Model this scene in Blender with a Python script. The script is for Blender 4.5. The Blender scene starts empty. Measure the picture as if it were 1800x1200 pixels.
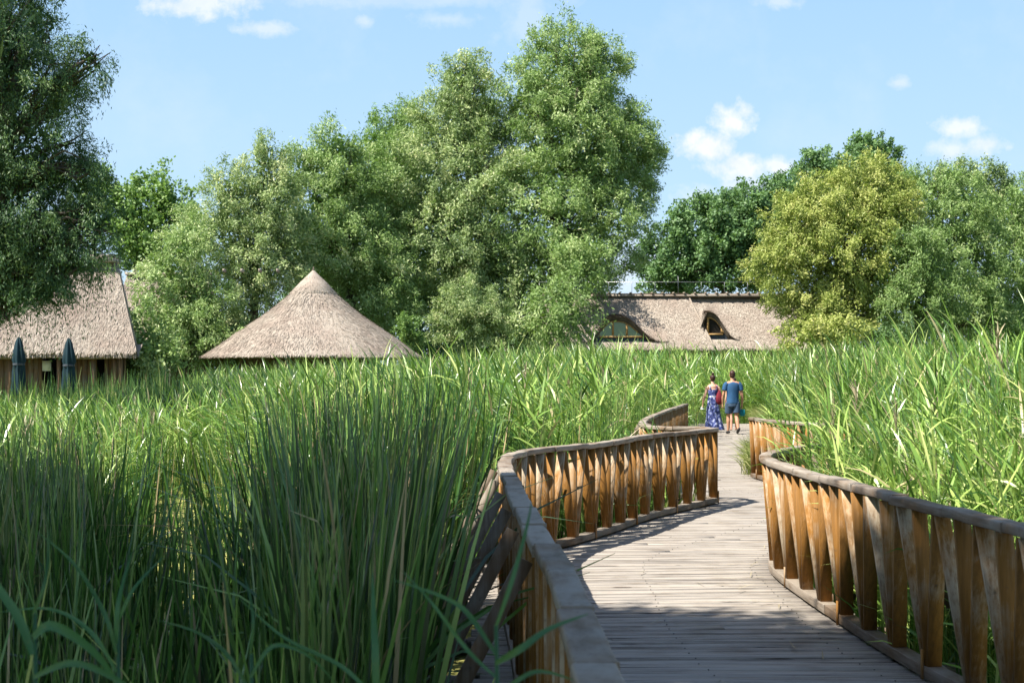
import bpy, math, random
import numpy as np
from mathutils import Vector, Matrix

random.seed(7)
RNG = np.random.default_rng(11)
R = math.radians
S = bpy.context.scene
COL = S.collection

# ------------------------------------------------------------------ camera
EYE = 1.65
FPX = 2400.0          # focal length in pixels of an 1800 px wide frame
cam_d = bpy.data.cameras.new('camera')
cam = bpy.data.objects.new('camera', cam_d)
COL.objects.link(cam)
cam.location = (0, 0, EYE)
cam.rotation_euler = (R(90), 0, 0)
cam_d.sensor_width = 36.0
cam_d.lens = 48.0
cam_d.shift_y = 60 / 1800
cam_d.clip_start = 0.05
cam_d.clip_end = 6000
cam_d.dof.use_dof = True
cam_d.dof.focus_distance = 15.0
cam_d.dof.aperture_fstop = 6.3
S.camera = cam

# ------------------------------------------------------------------ sun, sky, exposure
SUN_VEC = Vector((-0.50, -0.27, 0.82)).normalized()      # towards the sun
sun_el = math.asin(SUN_VEC.z)
sun_az = math.atan2(SUN_VEC.x, SUN_VEC.y)
sd = bpy.data.lights.new('sun', 'SUN')
sd.energy = 5.0
sd.angle = R(0.5)
sd.color = (1.0, 0.95, 0.86)
sun = bpy.data.objects.new('sun', sd)
COL.objects.link(sun)
sun.rotation_euler = (-SUN_VEC).to_track_quat('-Z', 'Y').to_euler()
sun.location = (-20, -10, 40)

S.view_settings.view_transform = 'Standard'
S.view_settings.look = 'None'
S.view_settings.exposure = 1.16
S.view_settings.gamma = 1.0
S.view_settings.use_curve_mapping = False
S.cycles.use_denoising = True
S.cycles.max_bounces = 7
S.cycles.diffuse_bounces = 3
S.cycles.glossy_bounces = 2
S.cycles.transmission_bounces = 4
S.cycles.transparent_max_bounces = 8
S.cycles.sample_clamp_indirect = 4.0
S.cycles.caustics_reflective = False
S.cycles.caustics_refractive = False


class NT:
    """tiny node helper"""
    def __init__(self, tree):
        self.t = tree
        self.n = tree.nodes
        self.l = tree.links

    def node(self, typ, **kw):
        n = self.n.new(typ)
        for k, v in kw.items():
            setattr(n, k, v)
        return n

    def put(self, sock, v):
        if isinstance(v, bpy.types.NodeSocket):
            self.l.new(v, sock)
        else:
            sock.default_value = v

    def math(self, op, a, b=0.0, c=0.0, clamp=False):
        n = self.node('ShaderNodeMath', operation=op, use_clamp=clamp)
        self.put(n.inputs[0], a)
        self.put(n.inputs[1], b)
        self.put(n.inputs[2], c)
        return n.outputs[0]

    def mix(self, f, a, b, blend='MIX'):
        n = self.node('ShaderNodeMix', data_type='RGBA', blend_type=blend)
        self.put(n.inputs[0], f)
        self.put(n.inputs[6], a if isinstance(a, bpy.types.NodeSocket) else (*a, 1))
        self.put(n.inputs[7], b if isinstance(b, bpy.types.NodeSocket) else (*b, 1))
        return n.outputs[2]

    def ramp(self, f, stops):
        n = self.node('ShaderNodeValToRGB')
        self.put(n.inputs[0], f)
        e = n.color_ramp.elements
        while len(e) < len(stops):
            e.new(0.5)
        for el, (p, c) in zip(e, stops):
            el.position = p
            el.color = (*c, 1) if len(c) == 3 else c
        return n.outputs[0]

    def noise(self, vec, scale, detail=4.0, rough=0.55):
        n = self.node('ShaderNodeTexNoise')
        if vec is not None:
            self.l.new(vec, n.inputs['Vector'])
        n.inputs['Scale'].default_value = scale
        n.inputs['Detail'].default_value = detail
        n.inputs['Roughness'].default_value = rough
        return n.outputs[0]

    def coords(self, which='Object', scale=(1, 1, 1), rot=(0, 0, 0)):
        tc = self.node('ShaderNodeTexCoord')
        m = self.node('ShaderNodeMapping')
        self.l.new(tc.outputs[which], m.inputs[0])
        m.inputs['Scale'].default_value = scale
        m.inputs['Rotation'].default_value = rot
        return m.outputs[0]


def build_world():
    w = bpy.data.worlds.new('World')
    S.world = w
    w.use_nodes = True
    k = NT(w.node_tree)
    k.n.clear()
    out = k.node('ShaderNodeOutputWorld')
    bg = k.node('ShaderNodeBackground')
    sky = k.node('ShaderNodeTexSky', sky_type='NISHITA')
    sky.sun_disc = False
    sky.sun_elevation = sun_el
    sky.sun_rotation = sun_az % (2 * math.pi)
    sky.altitude = 0
    sky.air_density = 1.0
    sky.dust_density = 0.6
    sky.ozone_density = 1.6
    tc = k.node('ShaderNodeTexCoord')
    sep = k.node('ShaderNodeSeparateXYZ')
    k.l.new(tc.outputs['Generated'], sep.inputs[0])
    x, y, z = sep.outputs
    yc = k.math('MAXIMUM', y, 0.05)
    u = k.math('DIVIDE', x, yc)
    v = k.math('DIVIDE', z, yc)
    cmb = k.node('ShaderNodeCombineXYZ')
    k.l.new(u, cmb.inputs[0]); k.l.new(v, cmb.inputs[1])
    uv = cmb.outputs[0]
    nz = k.noise(uv, 55.0, 7.0, 0.62)
    nz = k.math('SUBTRACT', nz, 0.5)
    # cumulus and wisps: x, y, rx, ry, opacity in directions around the view axis
    blobs = [(1288, 212, 38, 30, 1.0), (1245, 262, 48, 34, 1.0), (1300, 296, 50, 28, .95), (1368, 292, 34, 18, .8),
             (1240, 345, 62, 20, .45), (1325, 325, 60, 20, .6),
             (1688, 222, 46, 22, .75), (1736, 256, 36, 20, .7), (1676, 262, 44, 20, .6),
             (350, 8, 110, 26, .75), (465, 52, 66, 14, .55), (700, 2, 300, 14, .28), (780, 34, 60, 16, .3),
             (642, 40, 16, 12, .4), (1582, 146, 24, 12, .5), (1370, 4, 40, 14, .4), (930, 30, 60, 60, .25),
             (1100, 470, 120, 60, .45)]
    acc = None
    for (px, py, rx, ry, op) in blobs:
        a = k.math('MULTIPLY', k.math('SUBTRACT', u, (px - 900) / FPX), FPX / rx)
        b = k.math('MULTIPLY', k.math('SUBTRACT', v, (660 - py) / FPX), FPX / ry)
        r2 = k.math('ADD', k.math('MULTIPLY', a, a), k.math('MULTIPLY', b, b))
        r = k.math('SQRT', r2)
        m = k.math('SUBTRACT', 1.15, r)
        m = k.math('ADD', m, k.math('MULTIPLY', nz, 2.8))
        m = k.math('MULTIPLY', m, 1.15, clamp=True)
        m = k.math('MULTIPLY', m, op)
        acc = m if acc is None else k.math('MAXIMUM', acc, m)
    front = k.math('GREATER_THAN', y, 0.06)
    acc = k.math('MULTIPLY', acc, front)
    wisp = k.noise(uv, 9.0, 6.0, 0.6)
    wisp = k.math('MULTIPLY', k.math('SUBTRACT', wisp, 0.50, clamp=True), 0.7, clamp=True)
    acc = k.math('MAXIMUM', acc, k.math('MULTIPLY', wisp, front))
    shade = k.noise(uv, 30.0, 5.0, 0.6)
    cloud = k.ramp(shade, [(0.3, (4.6, 5.0, 5.9)), (0.6, (5.7, 5.75, 6.0))])
    # a fine summer sky is pale: thin veil over the blue
    low = k.math('SUBTRACT', 1.0, k.math('MULTIPLY', k.math('SUBTRACT', z, 0.30), 3.2, clamp=True), clamp=True)
    vf = k.math('ADD', 0.04, k.math('MULTIPLY', low, 0.90))
    hz = k.ramp(z, [(0.0, (3.9, 4.9, 5.7)), (0.12, (3.05, 4.4, 5.75)), (0.28, (2.3, 3.75, 5.6))])
    veil = k.mix(vf, sky.outputs[0], hz)
    colr = k.mix(acc, veil, cloud)
    k.l.new(colr, bg.inputs['Color'])
    bg.inputs['Strength'].default_value = 0.085
    k.l.new(bg.outputs[0], out.inputs[0])


build_world()


# ------------------------------------------------------------------ helpers
def P(px, py, d):
    """point seen at (px, py) of the 1800x1200 photograph, d metres away"""
    return Vector(((px - 900) * d / FPX, d, EYE + (660 - py) * d / FPX))


def tag(o, label=None, cat=None, group=None, kind=None):
    if label: o['label'] = label
    if cat: o['category'] = cat
    if group: o['group'] = group
    if kind: o['kind'] = kind
    return o


def empty(name, loc=(0, 0, 0), rz=0.0):
    o = bpy.data.objects.new(name, None)
    o.empty_display_size = 0.3
    COL.objects.link(o)
    o.location = loc
    o.rotation_euler = (0, 0, rz)
    return o


class Geo:
    """collects vertices and polygons; builds ONE mesh object"""
    def __init__(self):
        self.v = []; self.q = []; self.t = []; self.n = 0

    def quads(self, V, Q, tone=0.5):
        V = np.asarray(V, dtype=np.float32).reshape(-1, 3)
        Q = np.asarray(Q, dtype=np.int32).reshape(-1, 4)
        self.v.append(V)
        self.q.append(Q + self.n)
        tone = np.broadcast_to(np.asarray(tone, dtype=np.float32), (len(Q),))
        self.t.append(tone)
        self.n += len(V)

    def box(self, c, s, M=None, tone=0.5):
        """box of centre c, full sizes s, optional 3x3 axes (rows = local axes in world)"""
        hx, hy, hz = s[0] / 2, s[1] / 2, s[2] / 2
        L = np.array([[-hx, -hy, -hz], [hx, -hy, -hz], [hx, hy, -hz], [-hx, hy, -hz],
                      [-hx, -hy, hz], [hx, -hy, hz], [hx, hy, hz], [-hx, hy, hz]])
        if M is not None:
            L = L @ np.array(M)
        L = L + np.array(c)
        self.quads(L, BOXQ, tone)

    def hexa(self, eight, tone=0.5):
        self.quads(np.array(eight), BOXQ, tone)

    def tube(self, pts, rad, n=8, tone=0.5, caps=True, flat=1.0):
        pts = [Vector(p) for p in pts]
        if not hasattr(rad, '__len__'):
            rad = [rad] * len(pts)
        V = []; Q = []
        ref = None
        for i, p in enumerate(pts):
            a = pts[max(i - 1, 0)]; b = pts[min(i + 1, len(pts) - 1)]
            t = (b - a).normalized()
            if ref is None:
                ref = Vector((1, 0, 0)) if abs(t.x) < 0.8 else Vector((0, 1, 0))
            s = (ref - t * ref.dot(t)).normalized()
            ref = s
            u = t.cross(s)
            for j in range(n):
                an = 2 * math.pi * j / n
                V.append(p + s * (rad[i] * math.cos(an)) + u * (rad[i] * flat * math.sin(an)))
        m = len(pts)
        for i in range(m - 1):
            for j in range(n):
                k = (j + 1) % n
                Q.append((i * n + j, i * n + k, (i + 1) * n + k, (i + 1) * n + j))
        if caps:
            V.append(pts[0]); V.append(pts[-1])
            c0, c1 = m * n, m * n + 1
            for j in range(0, n, 2):
                Q.append((c0, (j + 2) % n, j + 1, j))
                b = (m - 1) * n
                Q.append((c1, b + j, b + j + 1, b + (j + 2) % n))
        self.quads(np.array([tuple(v) for v in V]), Q, tone)

    def lathe(self, prof, c=(0, 0, 0), n=24, tone=0.5, wob=None):
        V = []; Q = []
        for i, (r, z) in enumerate(prof):
            for j in range(n):
                a = 2 * math.pi * j / n
                rr = r if wob is None else wob(r, z, a)
                V.append((c[0] + rr * math.cos(a), c[1] + rr * math.sin(a), c[2] + z))
        for i in range(len(prof) - 1):
            for j in range(n):
                k = (j + 1) % n
                Q.append((i * n + j, i * n + k, (i + 1) * n + k, (i + 1) * n + j))
        self.quads(V, Q, tone)

    def ball(self, c, r, nu=14, nv=10, tone=0.5):
        prof = []
        V = []; Q = []
        for i in range(nv + 1):
            th = math.pi * i / nv
            for j in range(nu):
                a = 2 * math.pi * j / nu
                s = max(math.sin(th), 0.02)
                V.append((c[0] + r[0] * s * math.cos(a), c[1] + r[1] * s * math.sin(a), c[2] + r[2] * math.cos(th)))
        for i in range(nv):
            for j in range(nu):
                k = (j + 1) % nu
                Q.append(((i + 1) * nu + j, (i + 1) * nu + k, i * nu + k, i * nu + j))
        b = len(V)
        V.append((c[0], c[1], c[2] + r[2])); V.append((c[0], c[1], c[2] - r[2]))
        for j in range(0, nu, 2):
            Q.append((b, j, j + 1, (j + 2) % nu))
            o = nv * nu
            Q.append((b + 1, o + (j + 2) % nu, o + j + 1, o + j))
        self.quads(V, Q, tone)

    def build(self, name, mat, parent=None, smooth=False, loc=None):
        V = np.concatenate(self.v); Q = np.concatenate(self.q); T = np.concatenate(self.t)
        if loc is not None:
            V = V - np.array(loc, dtype=np.float32)
        me = bpy.data.meshes.new(name)
        me.vertices.add(len(V)); me.vertices.foreach_set('co', V.ravel())
        me.loops.add(len(Q) * 4); me.loops.foreach_set('vertex_index', Q.ravel())
        me.polygons.add(len(Q))
        me.polygons.foreach_set('loop_start', np.arange(0, len(Q) * 4, 4, dtype=np.int32))
        me.update(calc_edges=True)
        a = me.attributes.new('tone', 'FLOAT', 'FACE')
        a.data.foreach_set('value', T.astype(np.float32))
        if smooth:
            me.polygons.foreach_set('use_smooth', np.ones(len(Q), dtype=bool))
        me.materials.append(mat)
        o = bpy.data.objects.new(name, me)
        COL.objects.link(o)
        if loc is not None:
            o.location = loc
        if parent is not None:
            o.parent = parent
            if loc is None:
                o.matrix_parent_inverse = Matrix.Translation(parent.location).inverted()
        return o


BOXQ = [(0, 3, 2, 1), (4, 5, 6, 7), (0, 1, 5, 4), (1, 2, 6, 5), (2, 3, 7, 6), (3, 0, 4, 7)]


# ------------------------------------------------------------------ materials
def new_mat(name):
    m = bpy.data.materials.new(name)
    m.use_nodes = True
    k = NT(m.node_tree)
    b = k.n['Principled BSDF']
    return m, k, b


def leaf_mat(name, stops, transl=0.35, rough=0.5, spec=0.35, patch=0.0, patch_col=None, spots=False):
    m, k, b = new_mat(name)
    at = k.node('ShaderNodeAttribute', attribute_name='tone')
    c = k.ramp(at.outputs['Fac'], stops)
    if patch:
        nz = k.noise(k.coords('Object'), 0.35, 3)
        f = k.math('MULTIPLY', k.math('SUBTRACT', nz, 0.45, clamp=True), patch * 5, clamp=True)
        c = k.mix(f, c, patch_col)
    if spots:
        sn = k.noise(k.coords('Object'), 38.0, 5, 0.7)
        sf = k.math('MULTIPLY', k.math('SUBTRACT', sn, 0.60, clamp=True), 6.0, clamp=True)
        c = k.mix(sf, c, (0.22, 0.20, 0.09))
        pn = k.noise(k.coords('Object'), 5.0, 4, 0.6)
        c = k.mix(k.math('MULTIPLY', pn, .5), c, (0.09, 0.17, 0.05))
    k.l.new(c, b.inputs['Base Color'])
    b.inputs['Roughness'].default_value = rough
    b.inputs['Specular IOR Level'].default_value = spec
    tr = k.node('ShaderNodeBsdfTranslucent')
    tc = k.mix(0.55, c, (0.16, 0.30, 0.02))
    k.l.new(tc, tr.inputs['Color'])
    mx = k.node('ShaderNodeMixShader')
    mx.inputs[0].default_value = transl
    k.l.new(b.outputs[0], mx.inputs[1]); k.l.new(tr.outputs[0], mx.inputs[2])
    k.l.new(mx.outputs[0], k.n['Material Output'].inputs[0])
    return m


def flat_mat(name, col, rough=0.7, var=0.15, scale=8.0, spec=0.3, metallic=0.0, bump=0.0, axes=(1, 1, 1)):
    m, k, b = new_mat(name)
    nz = k.noise(k.coords('Object', axes), scale, 5)
    lo = tuple(c * (1 - var) for c in col); hi = tuple(min(1, c * (1 + var)) for c in col)
    c = k.ramp(nz, [(0.3, lo), (0.7, hi)])
    k.l.new(c, b.inputs['Base Color'])
    b.inputs['Roughness'].default_value = rough
    b.inputs['Specular IOR Level'].default_value = spec
    b.inputs['Metallic'].default_value = metallic
    if bump:
        bp = k.node('ShaderNodeBump')
        bp.inputs['Strength'].default_value = bump
        bp.inputs['Distance'].default_value = 0.02
        k.l.new(nz, bp.inputs['Height'])
        k.l.new(bp.outputs[0], b.inputs['Normal'])
    return m


def wood_mat(name, brown, grey, axes, graymix=0.5, dirt=(0.05, 0.045, 0.04), cracks=None, rough=0.72, tv=1.0):
    """weathered timber: stained wood where the coat holds, silver-grey where it has gone"""
    m, k, b = new_mat(name)
    co = k.coords('Object', axes)
    grain = k.noise(co, 1.0, 8, 0.65)
    wear = k.noise(k.coords('Object', (1, 1, 1)), 3.1, 6, 0.6)
    at = k.node('ShaderNodeAttribute', attribute_name='tone')
    f = k.math('ADD', k.math('MULTIPLY', k.math('SUBTRACT', wear, 0.5), 3.2), k.math('SUBTRACT', at.outputs['Fac'], 0.5))
    f = k.math('ADD', f, k.math('MULTIPLY', k.math('SUBTRACT', grain, 0.5), 2.0))
    f = k.math('ADD', f, graymix, clamp=True)
    bc = k.ramp(grain, [(0.25, tuple(c * 0.55 for c in brown)), (0.55, brown), (0.8, tuple(c * 1.25 for c in brown))])
    gc = k.ramp(grain, [(0.28, tuple(c * 0.45 for c in grey)), (0.5, grey), (0.8, tuple(min(1, c * 1.25) for c in grey))])
    c = k.mix(f, bc, gc)
    var = k.ramp(at.outputs['Fac'], [(0, (1 - .26 * tv,) * 3), (1, (1 + .12 * tv, 1 + .10 * tv, 1 + .06 * tv))])
    c = k.mix(1.0, c, var, 'MULTIPLY')
    spots = k.noise(k.coords('Object', (1, 1, 1)), 17.0, 5, 0.7)
    sf = k.math('MULTIPLY', k.math('SUBTRACT', spots, 0.62, clamp=True), 5.0, clamp=True)
    c = k.mix(sf, c, dirt)
    k.l.new(c, b.inputs['Base Color'])
    if cracks:
        cr = k.noise(k.coords('Object', cracks), 1.0, 3, 0.5)
        cf = k.math('MULTIPLY', k.math('SUBTRACT', cr, 0.57, clamp=True), 12.0, clamp=True)
        c = k.mix(cf, c, (0.075, 0.06, 0.05))
        k.l.new(c, b.inputs['Base Color'])
    b.inputs['Roughness'].default_value = rough
    b.inputs['Specular IOR Level'].default_value = 0.3
    bp = k.node('ShaderNodeBump')
    bp.inputs['Strength'].default_value = 0.6
    bp.inputs['Distance'].default_value = 0.006
    k.l.new(grain, bp.inputs['Height'])
    k.l.new(bp.outputs[0], b.inputs['Normal'])
    return m


M = {}
M['picket'] = wood_mat('stained_picket_wood', (0.300, 0.138, 0.026), (0.35, 0.285, 0.205), (60, 60, 3.2), 0.16)
M['rail'] = wood_mat('weathered_handrail_wood', (0.22, 0.14, 0.08), (0.275, 0.235, 0.195), (9, 3, 30), 0.72)
M['beam'] = wood_mat('weathered_beam_wood', (0.20, 0.13, 0.075), (0.22, 0.185, 0.15), (9, 3, 30), 0.75)
M['brace'] = wood_mat('dark_brace_wood', (0.16, 0.10, 0.055), (0.21, 0.185, 0.15), (30, 30, 2.2), 0.6)
M['deck'] = wood_mat('sun_bleached_plank_wood', (0.235, 0.195, 0.155), (0.355, 0.317, 0.277), (1.1, 34, 30), 0.9, dirt=(0.16, 0.13, 0.10), cracks=(0.9, 46, 30), tv=.6)
M['wall_wood'] = wood_mat('orange_cabin_wood', (0.20, 0.115, 0.055), (0.18, 0.14, 0.10), (20, 20, 1.5), 0.2)
M['bark'] = flat_mat('grey_brown_bark', (0.10, 0.080, 0.060), 0.9, 0.4, 6.0, bump=0.8, axes=(1, 1, 0.25))
M['pale_bark'] = flat_mat('pale_dry_bark', (0.20, 0.17, 0.12), 0.9, 0.3, 6.0, bump=0.6, axes=(1, 1, 0.25))
M['canvas'] = flat_mat('dark_teal_canvas', (0.005, 0.026, 0.036), 0.8, 0.25, 4.0)
M['metal'] = flat_mat('grey_metal', (0.30, 0.30, 0.30), 0.4, 0.1, 5.0, metallic=0.8)
M['slate'] = flat_mat('dark_slate_apron', (0.05, 0.06, 0.075), 0.6, 0.2, 5.0)
M['sign_white'] = flat_mat('white_painted_panel', (0.72, 0.74, 0.66), 0.6, 0.05, 5.0)
M['interior'] = flat_mat('dark_interior', (0.02, 0.016, 0.012), 0.9, 0.2, 3.0)

G_ = lambda *c: c
WILLOW = [(0.0, (0.135, 0.212, 0.063)), (0.35, (0.233, 0.352, 0.109)), (0.7, (0.397, 0.515, 0.191)), (1.0, (0.649, 0.703, 0.363))]
SILVER = [(0.0, (0.147, 0.216, 0.084)), (0.4, (0.272, 0.366, 0.145)), (0.75, (0.458, 0.543, 0.228)), (1.0, (0.72, 0.72, 0.381))]
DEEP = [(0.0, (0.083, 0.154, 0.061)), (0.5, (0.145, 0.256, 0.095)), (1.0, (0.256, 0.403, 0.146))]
DARKW = [(0.0, (0.037, 0.081, 0.04)), (0.5, (0.081, 0.156, 0.063)), (1.0, (0.213, 0.3, 0.103))]
BRIGHT = [(0.0, (0.109, 0.197, 0.058)), (0.5, (0.206, 0.332, 0.092)), (1.0, (0.351, 0.493, 0.151))]
OLIVE = [(0.0, (0.181, 0.24, 0.047)), (0.4, (0.351, 0.407, 0.1)), (0.8, (0.52, 0.543, 0.164)), (1.0, (0.628, 0.594, 0.223))]
REED = [(0.0, (0.045, 0.114, 0.023)), (0.3, (0.122, 0.24, 0.042)), (0.62, (0.25, 0.402, 0.074)), (0.93, (0.45, 0.56, 0.15)), (1.0, (0.46, 0.39, 0.2))]
CATTAIL = [(0.0, (0.035, 0.099, 0.024)), (0.45, (0.097, 0.212, 0.046)), (0.85, (0.248, 0.373, 0.094)), (0.95, (0.442, 0.471, 0.176)), (1.0, (0.69, 0.497, 0.264))]
M['willow'] = leaf_mat('willow_leaf', WILLOW)
M['silver'] = leaf_mat('silver_willow_leaf', SILVER)
M['deep'] = leaf_mat('dark_broad_leaf', DEEP)
M['darkw'] = leaf_mat('dark_willow_leaf', DARKW, 0.25)
M['bright'] = leaf_mat('bright_poplar_leaf', BRIGHT, 0.4)
M['olive'] = leaf_mat('yellowing_willow_leaf', OLIVE)
M['reed'] = leaf_mat('reed_leaf', REED, 0.27, 0.34, 0.55)
M['cattail'] = leaf_mat('cattail_blade', CATTAIL, 0.35, 0.35, 0.5)
M['cattail_shaded'] = leaf_mat('cattail_blade_shaded', [(0.0, (0.006, 0.022, 0.008)), (0.38, (0.032, 0.095, 0.018)), (0.7, (0.115, 0.23, 0.040)), (0.93, (0.31, 0.43, 0.11)), (0.96, (0.30, 0.24, 0.13)), (1.0, (0.40, 0.30, 0.17))], 0.16, 0.30, 0.6)  # cattail copy, the beds' shade and some sunlit blades mixed into the ramp
M['grass'] = leaf_mat('marsh_grass_blade', [(0, (0.14, 0.20, 0.05)), (0.6, (0.30, 0.33, 0.10)), (1, (0.46, 0.42, 0.20))], 0.3)
M['nearleaf'] = leaf_mat('broad_reed_leaf', [(0, (0.014, 0.080, 0.042)), (1, (0.035, 0.140, 0.070))], 0.35, 0.45, 0.4, spots=True)
M['straw'] = leaf_mat('dead_straw', [(0, (0.26, 0.21, 0.12)), (1, (0.45, 0.38, 0.24))], 0.15)


def thatch_mat():
    m, k, b = new_mat('reed_thatch')
    at = k.node('ShaderNodeAttribute', attribute_name='tone')
    fine = k.noise(k.coords('Object', (1, 1, 0.35)), 24.0, 8, 0.75)
    big = k.noise(k.coords('Object'), 0.7, 4, 0.6)
    f = k.math('ADD', k.math('MULTIPLY', fine, 0.75), k.math('MULTIPLY', at.outputs['Fac'], 0.35))
    c = k.ramp(f, [(0.28, (0.12, 0.092, 0.075)), (0.43, (0.275, 0.23, 0.185)), (0.60, (0.40, 0.342, 0.28)), (0.85, (0.56, 0.495, 0.42))])
    c = k.mix(k.math('MULTIPLY', k.math('SUBTRACT', big, 0.40, clamp=True), 3.4, clamp=True), c, (0.30, 0.235, 0.19))
    k.l.new(c, b.inputs['Base Color'])
    b.inputs['Roughness'].default_value = 0.85
    b.inputs['Specular IOR Level'].default_value = 0.2
    bp = k.node('ShaderNodeBump')
    bp.inputs['Strength'].default_value = 1.0
    bp.inputs['Distance'].default_value = 0.035
    k.l.new(fine, bp.inputs['Height'])
    k.l.new(bp.outputs[0], b.inputs['Normal'])
    return m


M['thatch'] = thatch_mat()


def glass_mat():
    m, k, b = new_mat('window_glass')
    b.inputs['Base Color'].default_value = (0.09, 0.14, 0.05, 1)  # green in the base colour stands in for reflected foliage
    b.inputs['Roughness'].default_value = 0.06
    b.inputs['Specular IOR Level'].default_value = 1.0
    b.inputs['Metallic'].default_value = 0.35
    return m


M['glass'] = glass_mat()
M['frame'] = wood_mat('honey_window_timber', (0.46, 0.27, 0.09), (0.40, 0.28, 0.15), (20, 20, 1.5), 0.1)


def ground_mat():
    m, k, b = new_mat('marsh_soil')
    nz = k.noise(k.coords('Object'), 0.8, 6, 0.6)
    c = k.ramp(nz, [(0.3, (0.035, 0.05, 0.018)), (0.55, (0.07, 0.09, 0.03)), (0.75, (0.10, 0.085, 0.05))])
    k.l.new(c, b.inputs['Base Color'])
    b.inputs['Roughness'].default_value = 0.95
    return m


def water_mat():
    m, k, b = new_mat('algae_pond_water')
    a = k.noise(k.coords('Object'), 1.3, 6, 0.65)
    c2 = k.noise(k.coords('Object'), 9.0, 6, 0.7)
    f = k.math('ADD', a, k.math('MULTIPLY', k.math('SUBTRACT', c2, 0.5), 0.5))
    f = k.math('MULTIPLY', k.math('SUBTRACT', f, 0.44), 9.0, clamp=True)
    alg = k.ramp(c2, [(0.3, (0.20, 0.21, 0.04)), (0.55, (0.42, 0.40, 0.10)), (0.8, (0.55, 0.50, 0.20))])
    c = k.mix(f, (0.015, 0.022, 0.012), alg)
    k.l.new(c, b.inputs['Base Color'])
    r = k.math('ADD', 0.06, k.math('MULTIPLY', f, 0.75))
    k.l.new(r, b.inputs['Roughness'])
    b.inputs['Specular IOR Level'].default_value = 0.6
    bp = k.node('ShaderNodeBump')
    bp.inputs['Strength'].default_value = 0.25
    bp.inputs['Distance'].default_value = 0.02
    k.l.new(c2, bp.inputs['Height'])
    k.l.new(bp.outputs[0], b.inputs['Normal'])
    return m


# ------------------------------------------------------------------ ground and water
WATER = -0.60


def land_height(x, y):
    """marsh bed near the boardwalk, dry land beyond"""
    t = np.clip((y - 46) / 8.0, 0, 1)
    t = t * t * (3 - 2 * t)
    return -1.25 + t * 1.20


def build_ground():
    xs = np.concatenate([np.linspace(-2500, -90, 8), np.linspace(-80, 80, 81), np.linspace(90, 2500, 8)])
    ys = np.concatenate([np.linspace(-600, -12, 6), np.linspace(-10, 140, 76), np.linspace(150, 4000, 12)])
    X, Y = np.meshgrid(xs, ys)
    Z = land_height(X, Y) + 0.04 * np.sin(X * 1.7) * np.cos(Y * 1.3)
    g = Geo()
    nx = len(xs)
    V = np.stack([X, Y, Z], -1).reshape(-1, 3)
    i, j = np.meshgrid(np.arange(len(ys) - 1), np.arange(nx - 1), indexing='ij')
    b = (i * nx + j).ravel()
    g.quads(V, np.stack([b, b + 1, b + nx + 1, b + nx], -1))
    tag(g.build('ground', ground_mat(), smooth=True), 'dark marshy ground under the reeds and trees', 'ground', kind='structure')
    w = Geo()
    w.quads([(-70, -30, WATER), (70, -30, WATER), (70, 56, WATER), (-70, 56, WATER)], [(0, 1, 2, 3)])
    tag(w.build('water', water_mat()), 'shallow pond water with yellow green algae between the reeds', 'water', kind='structure')


build_ground()

# ------------------------------------------------------------------ boardwalk
LEFT = [(-6, 0.45), (1.0, 0.26), (3.0, 0.205), (4.7, 0.17), (5.6, 0.13), (6.8, 0.075), (8.4, 0.02), (9.5, -0.03), (10.6, -0.065),
        (11.4, -0.045), (12.1, 0.06), (12.8, 0.30), (13.4, 0.62), (14.3, 1.02), (15.8, 1.62), (17.7, 2.63)]
LEFT_FAR = [(17.75, 2.62), (18.15, 2.45), (18.35, 2.0), (19.2, 1.85), (20.6, 1.98), (23.4, 2.42), (27, 3.05), (30.5, 3.72), (33.5, 4.28)]
LEFT_END = [(33.5, 4.28), (38, 5.15), (43, 6.0), (48, 6.6)]
RIGHT = [(-6, 2.3), (1.0, 2.30), (6.2, 2.30), (7.4, 2.22), (8.3, 2.16), (9.3, 2.13), (10.3, 2.11), (11.2, 2.12), (11.8, 2.20),
         (12.4, 2.42), (13.0, 2.72), (13.6, 3.06), (14.8, 3.75), (16.2, 4.45), (17.5, 4.9)]
RIGHT_FAR = [(17.6, 4.92), (18.5, 5.0), (19.3, 4.80), (19.6, 4.50), (19.9, 4.20), (21.0, 3.98), (22.1, 3.88)]
RIGHT_END = [(22.1, 3.88), (25, 4.55), (30, 5.75), (34, 6.55), (38, 7.2), (43, 8.0), (48, 8.6)]


def interp(tab, y):
    ys = [a for a, b in tab]; xs = [b for a, b in tab]
    return np.interp(y, ys, xs)


def Lx(y):
    return interp(LEFT + LEFT_FAR + LEFT_END[1:], y)


def Rx(y):
    return interp(RIGHT + RIGHT_FAR + RIGHT_END[1:], y)


def smooth_path(tab, n=4):
    """Catmull-Rom through (y, x) pairs -> list of Vector(x, y)"""
    p = [Vector((b, a)) for a, b in tab]
    out = []
    for i in range(len(p) - 1):
        p0 = p[max(i - 1, 0)]; p1 = p[i]; p2 = p[i + 1]; p3 = p[min(i + 2, len(p) - 1)]
        for j in range(n):
            t = j / n
            out.append(0.5 * ((2 * p1) + (p2 - p0) * t + (2 * p0 - 5 * p1 + 4 * p2 - p3) * t * t + (3 * p1 - p0 - 3 * p2 + p3) * t ** 3))
    out.append(p[-1])
    return out


def walk(path, step, start=0.0):
    """points and tangents along a 2-D path at even steps"""
    d = start; out = []; acc = 0
    for a, b in zip(path[:-1], path[1:]):
        L = (b - a).length
        while d <= acc + L and L > 0:
            t = (d - acc) / L
            out.append((a.lerp(b, t), (b - a).normalized()))
            d += step
        acc += L
    return out


def at_len(path, s):
    acc = 0
    for a, b in zip(path[:-1], path[1:]):
        L = (b - a).length
        if s <= acc + L:
            return a.lerp(b, max(0, (s - acc)) / L), (b - a).normalized()
        acc += L
    return path[-1].copy(), (path[-1] - path[-2]).normalized()


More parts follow.
